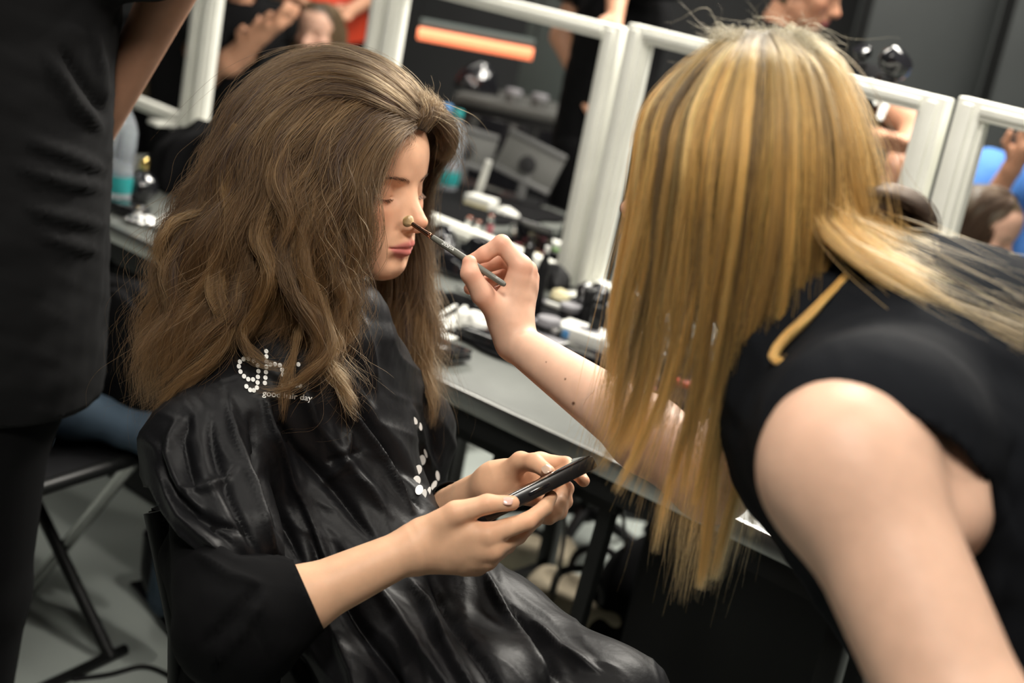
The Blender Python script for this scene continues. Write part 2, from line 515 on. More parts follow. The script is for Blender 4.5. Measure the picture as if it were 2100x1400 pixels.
SKIN = np.array([0.80, 0.465, 0.30])
def head_color(p, skin=SKIN, hairc=(0.05, 0.03, 0.018), lips=(0.60, 0.17, 0.165)):
    """natural colouring of the skin: lips, blush, brow shade, scalp"""
    p = p.copy(); ay = np.abs(p[:, 1]); n = len(p)
    c = np.repeat(np.asarray(skin)[None], n, 0)
    def mixin(m, col):
        nonlocal c
        m = np.clip(m, 0, 1)[:, None]; c = c * (1 - m) + np.asarray(col) * m
    q = np.stack([p[:, 0], ay, p[:, 2]], 1)
    blush = np.exp(-(((q - (0.060, 0.040, -0.006)) / (0.03, 0.02, 0.016)) ** 2).sum(1))
    mixin(blush * 0.55, np.asarray(skin) * (1.0, 0.70, 0.66))
    nose = np.exp(-(((q - (0.112, 0.0, -0.008)) / (0.012, 0.02, 0.012)) ** 2).sum(1))
    mixin(nose * 0.6, np.asarray(skin) * (1.02, 0.78, 0.74))
    # lips
    tt = np.clip(ay / 0.0245, 0, 1)
    ztop = -0.0335 - 0.0118 * tt ** 1.3 + 0.0016 * np.exp(-(ay / 0.0028) ** 2) * -1
    zbot = -0.0612 + 0.0135 * tt ** 2.2
    s = 900.0
    m = 1 / (1 + np.exp(-s * (ztop - q[:, 2]))) / (1 + np.exp(-s * (q[:, 2] - zbot)))
    m = m * (q[:, 0] > 0.070) * (ay < 0.026)
    mixin(m * 0.9, lips)
    # lid shade
    lid = np.exp(-(((q - (0.074, 0.031, 0.022)) / (0.012, 0.016, 0.005)) ** 2).sum(1))
    mixin(lid * 0.22, np.asarray(skin) * (0.80, 0.66, 0.60))
    # brow underpaint
    bz = 0.0375 + 0.0040 * np.sin(np.clip((ay - 0.012) / 0.034, 0, 1) * 2.2)
    br = np.exp(-((q[:, 2] - bz) / 0.0026) ** 2) * (ay > 0.012) * (ay < 0.048) * (q[:, 0] > 0.04)
    mixin(br * 0.25, (0.09, 0.045, 0.028))
    # scalp
    hl = 0.104 - 0.9 * np.maximum(ay - 0.045, 0) 
    sc = 1 / (1 + np.exp(-400 * (p[:, 2] - hl - 0.9 * (0.055 - p[:, 0]) * (p[:, 0] < 0.055) * -1)))
    side = (p[:, 0] < 0.030) & (p[:, 2] > -0.02 + 0.02 * (p[:, 0] > 0))
    sc = np.maximum(sc, side * 1.0)
    sc = np.where((p[:, 0] < -0.02) & (p[:, 2] > -0.06), 1.0, sc)
    mixin(sc, hairc)
    return c

def head_frame(Wm, pos, s):
    """returns to_local, to_world"""
    Wm = np.asarray(Wm); pos = np.asarray(pos)
    return (lambda P: ((P - pos) @ Wm) / s), (lambda p: (p * s) @ Wm.T + pos)

def yaw_frame(az, pitch=0.0, roll=0.0):
    """az: heading of the face in the xy plane (radians from +x), pitch>0 looks down"""
    f = np.array([math.cos(az) * math.cos(pitch), math.sin(az) * math.cos(pitch), -math.sin(pitch)])
    l = np.array([-math.sin(az), math.cos(az), 0.0])
    u = np.cross(f, l)
    l, u = l * math.cos(roll) + u * math.sin(roll), u * math.cos(roll) - l * math.sin(roll)
    return np.stack([f, l, u], 1)

def brow_lash(Wf, pos, s, parent, mat_, nb=120, nl=60, seed=3, sides=(-1, 1)):
    """eyebrow and eyelash strands in head-local space"""
    _, tw = head_frame(Wf, pos, s)
    rs = np.random.RandomState(seed); S = []; R = []
    for sgn in sides:
        for i in range(nb):
            t = rs.uniform()
            ay = 0.011 + 0.036 * t; z = 0.0375 + 0.0040 * math.sin(t * 2.2) + rs.normal() * 0.0016 * (1.1 - 0.7 * t)
            x = 0.0865 - 0.0185 * t ** 1.6 - 0.002
            ln = 0.006 * rs.uniform(0.7, 1.2)
            d = np.array([-0.25 - 0.25 * t, 0.75, 0.45 * (1 - 1.3 * t)]); d /= np.linalg.norm(d)
            a = np.array([x, ay, z]); pts = [a + d * ln * k / 4 + np.array([0.0012 * math.sin(3.14 * k / 4) + 0.0004, 0, 0]) for k in range(5)]
            S.append([(q[0], sgn * q[1], q[2]) for q in pts]); R.append([0.00015, 0.00016, 0.00014, 0.0001, 0.00005])
        for i in range(nl):
            t = rs.uniform(); ay = 0.0225 + 0.0250 * t
            x = 0.0775 - 0.0068 * t ** 1.6; z = 0.0150 - 0.0025 * math.sin(t * 3.14) + 0.001 * t
            ln = (0.0055 + 0.003 * t) * rs.uniform(0.8, 1.1)
            a = np.array([x - 0.001, ay, z]); d = np.array([0.75, 0.25 * (t - 0.3), -0.75])
            pts = [a + d * ln * k / 4 + np.array([0, 0, 0.0022 * (k / 4) ** 2]) for k in range(5)]
            S.append([(q[0], sgn * q[1], q[2]) for q in pts]); R.append([0.00026, 0.00024, 0.0002, 0.00014, 0.00006])
    S = np.array(S)
    rt = S[:, 0].copy(); lo_ = np.full(len(rt), 0.040); hi_ = np.full(len(rt), 0.105)      # seat every root on the skin
    for _ in range(22):
        md = (lo_ + hi_) / 2; q_ = rt.copy(); q_[:, 0] = md; ins_ = head_sdf(q_) < 0
        lo_ = np.where(ins_, md, lo_); hi_ = np.where(ins_, hi_, md)
    S[:, :, 0] += (lo_ + 0.0003 - rt[:, 0])[:, None]
    Sw = tw(S.reshape(-1, 3)).reshape(S.shape)
    cols = np.tile(np.array([[0.06, 0.034, 0.022]]), (len(S), 1))
    return hair_obj('eyebrow_and_lash', Sw, np.array(R), cols, mat_, parent)
# ------------------------------------------------------------------ materials in use
M = {}
M['floor'] = mat('grey_painted_floor', (0.42, 0.46, 0.43), 0.45, noise=(1.3, 0.12), bump=(40, 0.1, 0.002))
M['wall'] = mat('charcoal_wall', (0.035, 0.036, 0.038), 0.7, noise=(2, 0.1))
M['panel'] = mat('dark_grey_panel', (0.05, 0.055, 0.055), 0.6, noise=(3, 0.08))
M['frame'] = mat('white_painted_wood', (0.80, 0.80, 0.73), 0.45, noise=(14, 0.04))
M['table'] = mat('grey_laminate', (0.115, 0.122, 0.112), 0.4, noise=(7, 0.22))
M['black'] = mat('black_plastic', (0.008, 0.008, 0.009), 0.4, spec=0.35)
M['blackmetal'] = mat('black_metal', (0.007, 0.0075, 0.0075), 0.42, spec=0.3)
M['steel'] = mat('brushed_steel', (0.45, 0.45, 0.44), 0.25, 1.0)
M['edge'] = mat('aluminium_edge', (0.5, 0.5, 0.48), 0.3, 1.0)
M['blackcloth'] = mat('black_cloth', (0.0055, 0.0055, 0.006), 0.9, spec=0.08, bump=(300, 0.3, 0.001))
M['gloss'] = mat('glossy_black', (0.01, 0.01, 0.012), 0.12, spec=0.8, coat=0.5)
M['greyplastic'] = mat('grey_plastic', (0.085, 0.085, 0.08), 0.5)
M['greymid'] = mat('mid_grey_plastic', (0.10, 0.10, 0.10), 0.5)
M['paper'] = mat('white_paper', (0.62, 0.62, 0.58), 0.8, bump=(30, 0.3, 0.004))
M['cream'] = mat('cream_powder', (0.65, 0.58, 0.36), 0.7)
M['red'] = mat('red_plastic', (0.72, 0.07, 0.03), 0.4)
M['teal'] = mat('teal_plastic', (0.02, 0.22, 0.22), 0.35)
M['green'] = mat('green_label', (0.25, 0.55, 0.12), 0.5)
M['blue'] = mat('blue_label', (0.10, 0.28, 0.55), 0.5)
M['clear'] = mat('clear_plastic', (0.82, 0.88, 0.95), 0.08, trans=0.85, ior=1.33)
M['glass'] = mat('clear_glass', (0.9, 0.88, 0.8), 0.03, trans=1.0, ior=1.5)
M['gold'] = mat('gold_metal', (0.85, 0.65, 0.25), 0.15, 1.0)
M['neon'] = mat('orange_tube_light', (0.9, 0.3, 0.15), 0.5, emit=((1.0, 0.23, 0.10), 0.95))
M['pillar'] = mat('grey_green_pillar', (0.07, 0.085, 0.08), 0.7)
M['beige'] = mat('beige_canvas', (0.33, 0.28, 0.20), 0.9, noise=(9, 0.2), bump=(60, 0.4, 0.003))
M['jeans'] = mat('blue_denim', (0.035, 0.058, 0.085), 0.85, noise=(12, 0.25), bump=(200, 0.3, 0.001))
M['skin'] = mat('skin', tuple(SKIN), 0.50, spec=0.38, attr='Col', sub=0.12, noise=(60, 0.05), bump=(900, 0.12, 0.0004))
M['skinp'] = mat('plain_skin', (0.50, 0.27, 0.18), 0.5, noise=(20, 0.06))
M['hair'] = hair_mat('hair_strands')
M['bluecloth'] = mat('blue_cotton', (0.05, 0.17, 0.48), 0.8, bump=(18, 0.5, 0.01))

# ------------------------------------------------------------------ setting
RD = np.array([math.cos(math.radians(-38)), math.sin(math.radians(-38))])     # along the tables, towards the near right
PD = np.array([-RD[1], RD[0]])                                                # away from the camera
AZ = math.radians(-38)
def rowpt(s, t, z=0.0):
    """s metres along the table row from the middle edge point, t metres behind the front edge"""
    b = np.array([-0.133, 2.385]) + RD * s + PD * t
    return (b[0], b[1], z)

fl = MB().box((0, 4, -0.05), (12, 14, 0.1)).build('floor', M['floor']); tag(fl, kind='structure')
w = MB().box((0, 0, 1.6), (14, 0.1, 3.4)).build('wall_back', M['wall']); tag(w, kind='structure')
w.location = (0.5, 8.0, 0); w.rotation_euler.z = math.radians(-12)
w = MB().box((0, 0, 1.6), (0.1, 14, 3.4)).build('wall_left', M['wall']); tag(w, kind='structure'); w.location = (-5.2, 4, 0)
w = MB().box((0, 0, 1.6), (0.1, 14, 3.4)).build('wall_right', M['wall']); tag(w, kind='structure'); w.location = (5.4, 4, 0)
w = MB().box((0, 0, 1.6), (12, 0.1, 3.4)).build('wall_front', M['wall']); tag(w, kind='structure'); w.location = (0, -2.6, 0)
cl = MB().box((0, 3, 3.35), (12, 13, 0.1)).build('ceiling', M['wall']); tag(cl, kind='structure')
# dark sliding panels in front of the back wall
for i, (px, w_) in enumerate(((1150, 0.0), )):
    pass
def screen_panel(name, px0, px1, y, mt, label):
    a = C(px0, 120, y); b = C(px1, 150, y)
    cx, cy = (a[0] + b[0]) / 2, (a[1] + b[1]) / 2
    L_ = math.hypot(b[0] - a[0], b[1] - a[1])
    o = empty(name, (cx, cy, 0), math.atan2(b[1] - a[1], b[0] - a[0]), label, 'panel')
    MB().box((0, 0, 1.28), (L_, 0.04, 2.5), bev=0.004).build('panel_board', mt, o)
    MB().box((-L_ / 2 + 0.03, 0, 1.28), (0.05, 0.055, 2.52)).build('post', M['blackmetal'], o)
    MB().box((0, 0, 0.015), (L_ * 0.9, 0.4, 0.03)).build('foot', M['blackmetal'], o)
    return o
screen_panel('partition_screen', 1735, 2012, 6.4, M['panel'], 'dark grey partition screen behind the mirrors, seam at its right end')
screen_panel('partition_screen', 2022, 2300, 6.1, M['panel'], 'dark grey partition screen at the far right above the brunette')
pl = MB().box((0, 0, 1.6), (0.26, 0.26, 3.2), bev=0.01).build('pillar', M['pillar']); tag(pl, 'greenish grey square pillar seen inside the middle mirror frame', 'pillar', kind='structure')
q = C(1150, 160, 6.0); pl.location = (q[0], q[1], 0); pl.rotation_euler.z = AZ

# long make-up table made of units
def make_table(s0, s1, t0, t1, label, group=None, edge=True, legs=((0.1,), )):
    cx, cy, _ = rowpt((s0 + s1) / 2, (t0 + t1) / 2)
    o = empty('makeup_table', (cx, cy, 0), AZ, label, 'table', group)
    L_, D_ = s1 - s0, t1 - t0
    MB().box((0, 0, 0.737), (L_, D_, 0.026), bev=0.003).build('tabletop', M['table'], o)
    for s_ in (-1, 1):
        MB().box((0, s_ * (D_ / 2 + 0.004), 0.735), (L_, 0.012, 0.034), bev=0.002).build('edge_strip', M['edge'] if s_ < 0 else M['black'], o)
        MB().box((0, s_ * (D_ / 2 - 0.02), 0.700), (L_ - 0.06, 0.03, 0.045)).build('apron_rail', M['blackmetal'], o)
    for sx in (-1, 1):
        for sy in (-1, 1):
            MB().box((sx * (L_ / 2 - 0.16), sy * (D_ / 2 - 0.08), 0.345), (0.035, 0.035, 0.69), bev=0.004).build('leg', M['blackmetal'], o)
        MB().box((sx * (L_ / 2 - 0.16), 0, 0.12), (0.025, D_ - 0.16, 0.025)).build('stretcher', M['blackmetal'], o)
    return o
make_table(-1.62, -0.335, 0, 0.8, 'grey topped make-up table at the left under the heap of black coats')
make_table(-0.33, 0.98, 0, 0.8, 'grey topped make-up table between the two women, crowded with kit')
make_table(1.26, 2.5, 0, 0.8, 'grey topped make-up table behind the blonde artist')
make_table(-1.42, -0.78, 0.92, 1.52, 'grey topped table on the far side of the middle white frame')

# a slatted trestle of black tubes under the middle table
tr = empty('trestle_frame', rowpt(0.05, 0.06), AZ, 'black tubular trestle with upright bars under the table front', 'trestle')
for k, sx in enumerate((-0.075, -0.035, 0.075, 0.30)):
    MB().box((sx, 0, 0.33), (0.026 if k != 1 else 0.012, 0.02, 0.66), TR(ry=0.02 * k)).build('upright_bar', M['blackmetal'], tr)
MB().box((0.11, 0, 0.655), (0.50, 0.024, 0.03)).build('rail', M['blackmetal'], tr)
MB().box((0.11, 0, 0.10), (0.50, 0.024, 0.03)).build('rail', M['blackmetal'], tr)

# mirror frames: a row of white upright frames standing on the tables
MROW = 0.80
Bm = np.array([0.12, 3.23]); MA = math.radians(-41.5)
MD = np.array([math.cos(MA), math.sin(MA)])
def mirror_frame(s0, s1, zt, label, st=0.05, yaw=0.0):
    c = Bm + MD * (s0 + s1) / 2
    o = empty('mirror_frame', (c[0], c[1], 0.7515), MA + yaw, label, 'frame', None)
    W_ = s1 - s0; Hh = zt - 0.75
    def stile(x):
        m = MB()
        m.box((x, 0, Hh / 2), (st, 0.035, Hh), bev=0.004)
        m.box((x, -0.020, Hh / 2), (st * 0.45, 0.012, Hh - 0.02), bev=0.003)
        return m
    stile(-W_ / 2 + st / 2).build('stile', M['frame'], o)
    stile(W_ / 2 - st / 2).build('stile', M['frame'], o)
    for z in (0.02, Hh - 0.018):
        MB().box((0, 0, z), (W_ - 2 * st + 0.004, 0.033, 0.036), bev=0.004).box((0, -0.019, z), (W_ - 2 * st, 0.01, 0.014), bev=0.002).build('rail', M['frame'], o)
    for x in (-W_ / 2 + st + 0.004, W_ / 2 - st - 0.004):
        MB().box((x, 0.004, Hh / 2), (0.010, 0.02, Hh - 0.07)).build('inner_bead', M['frame'], o)
    for sx in (-1, 1):
        MB().box((sx * (W_ / 2 - 0.06), 0.0, 0.006), (0.05, 0.2, 0.012), bev=0.003).build('foot', M['frame'], o)
    return o
mirror_frame(-2.42, -1.61, 1.40, 'white frame at the far left beside the standing figure, mostly hidden')
mirror_frame(-1.60, -0.805, 1.40, 'white frame left of the brown-haired woman, people seen through it')
mirror_frame(-0.795, -0.005, 1.352, 'white frame showing the orange tube light between the two women')
mirror_frame(0.012, 0.795, 1.365, 'white frame behind the blonde head with a bare arm showing in it')
mirror_frame(0.815, 1.60, 1.375, 'white frame at the far right with the brunette and blue shirt in it')

# orange tube light
a = C(858, 68, 5.0); b = C(1092, 112, 5.0)
tl_ = empty('tube_light', tuple((a + b) / 2), 0, 'orange glowing tube light seen through the middle frame', 'light')
MB().tube([a, b], 0.021, 12).build('glowing_tube', M['neon'], tl_, True)
MB().tube([a + (0, 0.02, 0.035), b + (0, 0.02, 0.035)], 0.018, 8).build('housing', M['pillar'], tl_, True)
for q in (a, b):
    MB().tube([q + (0, 0.02, 0.04), q + (0, 0.02, 3.3 - q[2])], 0.003, 6).build('hanger', M['black'], tl_, True)
# ------------------------------------------------------------------ generic hand built from joints
def hand_sdf(P, wrist, palm, fingers, thumb, k=0.006):
    """wrist: (point, r); palm: list of (point,r) metacarpal roots matched to fingers; fingers: list of chains [(p,r)...]"""
    d = None
    for (c0, r0), ch in zip(palm, fingers):
        m = cone(P, c0, ch[0][0], r0, ch[0][1] * 1.06)
        d = m if d is None else smin(d, m, 0.010)
    for i in range(len(fingers) - 1):           # web between neighbouring knuckles
        a = (np.asarray(fingers[i][0][0]) * 0.8 + np.asarray(palm[i][0]) * 0.2); b = (np.asarray(fingers[i + 1][0][0]) * 0.8 + np.asarray(palm[i + 1][0]) * 0.2)
        d = smin(d, cone(P, a, b, palm[i][1] * 0.72, palm[i + 1][1] * 0.72), 0.008)
    for ch in fingers:
        f = chain(P, [c[0] for c in ch], [c[1] for c in ch], 0.0035)
        d = smin(d, f, 0.0045)
    t = chain(P, [c[0] for c in thumb], [c[1] for c in thumb], 0.005)
    d = smin(d, t, 0.010)
    return d

def nail(mb, tip, direction, normal, w=0.0055, l=0.0075):
    f = np.asarray(direction, float); f /= np.linalg.norm(f)
    n = np.asarray(normal, float); n -= f * (n @ f); n /= np.linalg.norm(n); s = np.cross(f, n)
    V = []; Fc = []; K, J = 7, 7
    for i in range(K):
        u = i / (K - 1); ww = w * (0.86 + 0.14 * math.sin(u * 3.14)) * (1 if u < 0.8 else 1 - 0.35 * ((u - 0.8) / 0.2) ** 2)
        if u < 0.15: ww *= 0.8 + u
        for j in range(J):
            v = (j / (J - 1) - 0.5) * 2
            V.append(np.asarray(tip) + f * (u - 0.5) * l * (1 - 0.12 * v * v * (1 if u > 0.5 else -1)) + s * v * ww + n * (0.0022 * (1 - v * v) - 0.0006))
    for i in range(K - 1):
        for j in range(J - 1): Fc.append((i * J + j, i * J + j + 1, (i + 1) * J + j + 1, (i + 1) * J + j))
    b = len(V)
    mb.add(V, Fc, None, True)

M['nail'] = mat('natural_nail', (0.80, 0.52, 0.45), 0.12, spec=0.7, coat=0.6)
M['nailgold'] = mat('gold_nail', (0.85, 0.60, 0.46), 0.12, 0.25)

# ------------------------------------------------------------------ the seated woman
WW = yaw_frame(math.radians(-29), 0.015); WP = (-0.2315, 1.769, 1.1655); WS = 0.993
w_local, w_world = head_frame(WW, WP, WS)
woman = empty('person', (WP[0] - 0.02, WP[1], 0.0), 0, 'seated woman with wavy brown hair, eyes closed, in a black cape', 'person')

# joints
w_neck0 = w_world(np.array([[-0.012, 0, -0.045]]))[0]; w_neck1 = w_world(np.array([[-0.045, 0, -0.150]]))[0]
w_shN = C(450, 880, 1.60); w_shF = C(800, 820, 1.90)
w_chest = C(600, 900, 1.78); w_belly = C(610, 1170, 1.76); w_hip = C(585, 1400, 1.78)
w_elN = C(490, 1290, 1.46); w_wrN = C(845, 1125, 1.50)
w_elF = C(800, 1130, 1.88); w_wrF = C(1018, 992, 1.655)
w_hipN = C(560, 1440, 1.68); w_kneeN = C(1060, 1560, 1.52); w_hipF = C(680, 1420, 1.90); w_kneeF = C(1200, 1480, 1.62)

# right hand (near), holding the phone; px,py,depth
hN_palm = [(C(872, 1098, 1.505), 0.0150), (C(868, 1116, 1.503), 0.0150), (C(864, 1134, 1.503), 0.0150), (C(862, 1150, 1.507), 0.0135)]
hN_f = [
    [(C(1000, 1096, 1.497), .0120), (C(1082, 1068, 1.513), .0092), (C(1118, 1040, 1.530), .0080), (C(1130, 1018, 1.552), .0070)],
    [(C(1008, 1126, 1.502), .0118), (C(1062, 1098, 1.535), .0092), (C(1098, 1064, 1.560), .0082), (C(1112, 1044, 1.580), .0072)],
    [(C(998, 1146, 1.512), .0112), (C(1040, 1118, 1.548), .0088), (C(1064, 1084, 1.580), .0078), (C(1078, 1066, 1.600), .0070)],
    [(C(978, 1160, 1.520), .0098), (C(1008, 1142, 1.550), .0078), (C(1030, 1110, 1.580), .0070), (C(1040, 1096, 1.596), .0062)]]
hN_t = [(C(872, 1090, 1.500), .0160), (C(935, 1052, 1.492), .0125), (C(1000, 1033, 1.492), .0098), (C(1050, 1031, 1.496), .0080)]
# left hand (far)
hF_palm = [(C(1040, 975, 1.650), 0.0150), (C(1040, 985, 1.655), 0.0150), (C(1040, 997, 1.660), 0.0145), (C(1042, 1010, 1.660), 0.0130)]
hF_f = [
    [(C(1108, 948, 1.665), .0115), (C(1160, 952, 1.650), .0090), (C(1186, 972, 1.630), .0078), (C(1197, 986, 1.612), .0070)],
    [(C(1112, 972, 1.668), .0115), (C(1160, 1002, 1.640), .0092), (C(1146, 1030, 1.612), .0082), (C(1118, 1042, 1.596), .0072)],
    [(C(1108, 996, 1.668), .0110), (C(1158, 1028, 1.634), .0088), (C(1138, 1050, 1.606), .0080), (C(1108, 1054, 1.590), .0070)],
    [(C(1100, 1018, 1.662), .0098), (C(1148, 1050, 1.625), .0080), (C(1126, 1062, 1.600), .0072), (C(1098, 1062, 1.590), .0064)]]
hF_t = [(C(1040, 972, 1.640), .0150), (C(1068, 947, 1.622), .0115), (C(1096, 948, 1.600), .0100), (C(1124, 968, 1.578), .0082)]

def woman_arms(P):
    dN = hand_sdf(P, None, hN_palm, hN_f, hN_t)
    wr = cone(P, w_wrN, (w_wrN + hN_palm[1][0]) / 2, 0.0228, 0.0200)
    fore = chain(P, [w_elN, w_elN * 0.68 + w_wrN * 0.32, w_wrN], [0.034, 0.0335, 0.0228], 0.02)
    dN = smin(dN, smin(fore, wr, 0.01), 0.014)
    dN = smin(dN, cone(P, w_shN, w_elN, 0.045, 0.037), 0.02)
    dF = hand_sdf(P, None, hF_palm, hF_f, hF_t)
    dF = smin(dF, chain(P, [w_elF, w_elF * 0.68 + w_wrF * 0.32, w_wrF, hF_palm[1][0]], [0.037, 0.038, 0.023, 0.017], 0.02), 0.014)
    dF = smin(dF, cone(P, w_shF, w_elF, 0.045, 0.037), 0.02)
    return dN, dF

def woman_trunk(P):
    d = cone(P, w_neck0, w_neck1, 0.050, 0.052)
    d = smin(d, cone(P, w_neck1, w_chest, 0.055, 0.105), 0.05)
    d = smin(d, cone(P, w_shN, w_shF, 0.050, 0.050), 0.05)
    d = smin(d, cone(P, w_chest, w_belly, 0.110, 0.105), 0.05)
    d = smin(d, cone(P, w_belly, w_hip, 0.105, 0.135), 0.05)
    d = smin(d, cone(P, w_hipN, w_kneeN, 0.080, 0.055), 0.05)
    d = smin(d, cone(P, w_hipF, w_kneeF, 0.080, 0.055), 0.05)
    for kn in (w_kneeN, w_kneeF):
        an = kn + np.array([0.02, -0.02, -0.40]); an[2] = 0.09
        d = smin(d, cone(P, kn, an, 0.052, 0.036), 0.03)
        d = smin(d, cone(P, an - (0, 0, 0.05), an + (0.14, -0.05, -0.055), 0.035, 0.03), 0.03)
    return d

def woman_body(P, under=False):
    dN, dF = woman_arms(P)
    h = head_sdf(w_local(P)) * WS
    d = woman_trunk(P)
    if under:          # keep the clothed parts inside the cape
        hull = cape_hull(P) + 0.014
        x_, y_, _w = PX(P.astype(float))
        d = smax(d, hull, 0.01); dN = np.maximum(dN, hull - (0.12 * np.clip((y_ - 1170) / 60, 0, 1) + 0.5 * np.clip((x_ - 545) / 50, 0, 1) * (y_ > 1030)).astype(np.float32))
        dF = np.maximum(dF, hull - 0.5 * np.clip((x_ - 880) / 60, 0, 1).astype(np.float32))
        d = smin(d, cone(P, w_neck0, w_neck1, 0.050, 0.052), 0.02)
    d = smin(d, h, 0.03)
    return smin(smin(d, dN, 0.005), dF, 0.005)

def cape_hull(P):
    d = cone(P, C(690, 690, 1.745), C(610, 860, 1.76), 0.062, 0.105)
    d = smin(d, cone(P, C(700, 655, 1.745), C(698, 690, 1.745), 0.056, 0.066), 0.02)
    d = smin(d, cone(P, C(560, 800, 1.68), C(415, 925, 1.60), 0.080, 0.062), 0.06)
    d = smin(d, cone(P, C(415, 925, 1.60), C(450, 1120, 1.53), 0.064, 0.070), 0.03)
    d = smin(d, cone(P, C(740, 790, 1.82), C(835, 880, 1.90), 0.075, 0.055), 0.05)
    d = smin(d, cone(P, C(835, 880, 1.90), C(838, 1060, 1.90), 0.055, 0.05), 0.04)
    d = smin(d, cone(P, C(620, 880, 1.76), C(640, 1150, 1.75), 0.125, 0.140), 0.05)
    d = smin(d, cone(P, C(700, 980, 1.74), C(760, 1180, 1.70), 0.085, 0.105), 0.05)
    d = smin(d, cone(P, C(660, 1180, 1.76), C(1000, 1305, 1.68), 0.140, 0.072), 0.05)
    d = smin(d, cone(P, C(1000, 1305, 1.68), C(1240, 1470, 1.56), 0.076, 0.066), 0.03)
    d = smin(d, cone(P, C(620, 1300, 1.72), C(960, 1500, 1.52), 0.120, 0.095), 0.05)
    d = smin(d, cone(P, C(600, 1250, 1.74), C(600, 1560, 1.74), 0.12, 0.15), 0.05)
    d = smin(d, cone(P, C(960, 1500, 1.52), C(1000, 1700, 1.55), 0.09, 0.11), 0.05)
    d = smin(d, cone(P, C(1240, 1470, 1.56), C(1230, 1700, 1.62), 0.07, 0.08), 0.05)
    return d

def bbox_around(pts, m):
    pts = np.array(pts); return pts.min(0) - m, pts.max(0) + m
parts = []
lo, hi = bbox_around([w_world(np.array([c]))[0] for c in ((-.10, -.08, -.11), (.12, .08, .13), (.12, -.08, -.11), (-.1, .08, .13))], 0.012)
parts.append(sdf_mesh(woman_body, lo, hi, 0.0016))
lo, hi = bbox_around([c[0] for f_ in hN_f + [hN_t] for c in f_] + [C(612, 1240, 1.49), w_elN * 0.74 + w_wrN * 0.26, w_wrN], 0.034)
parts.append(sdf_mesh(lambda P: woman_arms(P)[0], lo, hi, 0.0015))
lo, hi = bbox_around([c[0] for f_ in hF_f + [hF_t] for c in f_] + [w_wrF, C(960, 1010, 1.7)], 0.02)
parts.append(sdf_mesh(lambda P: woman_arms(P)[1], lo, hi, 0.0016))
Vb, Fb = join_meshes(parts)
# the hidden rest of the body at a coarse step, kept outside the fine boxes
def outside(V, Fq, boxes):
    keep = np.ones(len(Fq), bool); c = V[Fq].mean(1)
    for lo_, hi_ in boxes:
        keep &= ~((c > lo_ + 0.004) & (c < hi_ - 0.004)).all(1)
    return Fq[keep]
coarse = sdf_mesh(lambda P: woman_body(P, True), *bbox_around([w_neck0, w_shN, w_shF, w_hip, w_kneeN, w_kneeF, w_kneeN * (1, 1, 0), w_elN, w_elF, w_wrN, w_wrF], 0.16), 0.009)
boxes = [(p_[0].min(0), p_[0].max(0)) for p_ in parts]
coarse = (coarse[0], outside(coarse[0], coarse[1], boxes))
Vb, Fb = join_meshes(parts + [coarse])
me = mesh_from('body', Vb, Fb)
loc = w_local(Vb)
colr = head_color(loc)
notH = (np.abs(loc) > (0.13, 0.09, 0.14)).any(1) | (loc[:, 2] < -0.10)
def skin_tint(V, base, joints, r=0.011, tint=(1.04, 0.78, 0.72), amt=0.55):
    c = np.repeat(np.asarray(base)[None], len(V), 0)
    m = np.zeros(len(V))
    for j in joints: m = np.maximum(m, np.exp(-((V - j) ** 2).sum(1) / (r * r)))
    m = (m * amt)[:, None]
    return c * (1 - m) + c * np.asarray(tint) * m
jts = [c[0] for f_ in hN_f + hF_f for c in (f_[0], f_[1], f_[3])] + [c[0] for c in hN_t[1:]] + [c[0] for c in hF_t[1:]]
colr[notH] = skin_tint(Vb[notH], SKIN * (1.0, 1.02, 1.0), jts)
set_col(me, colr)
link('body', me, M['skin'], woman, True)
brow_lash(WW, np.array(WP), WS, woman, M['hair'])
nb = MB(); nail(nb, C(1042, 1025, 1.4885), C(1060, 1026, 1.492) - C(1035, 1026, 1.490), cU * 0.75 - cF * 0.66, 0.0060, 0.0100); nb.build('thumb_nail', M['nail'], woman, True)
nb = MB(); nail(nb, C(1122, 962, 1.568), C(1130, 975, 1.568) - C(1115, 955, 1.575), -cF * 0.8 + cU * 0.4 + cR * 0.2, 0.0058, 0.0098); nb.build('thumb_nail', M['nailgold'], woman, True)
from mathutils.bvhtree import BVHTree
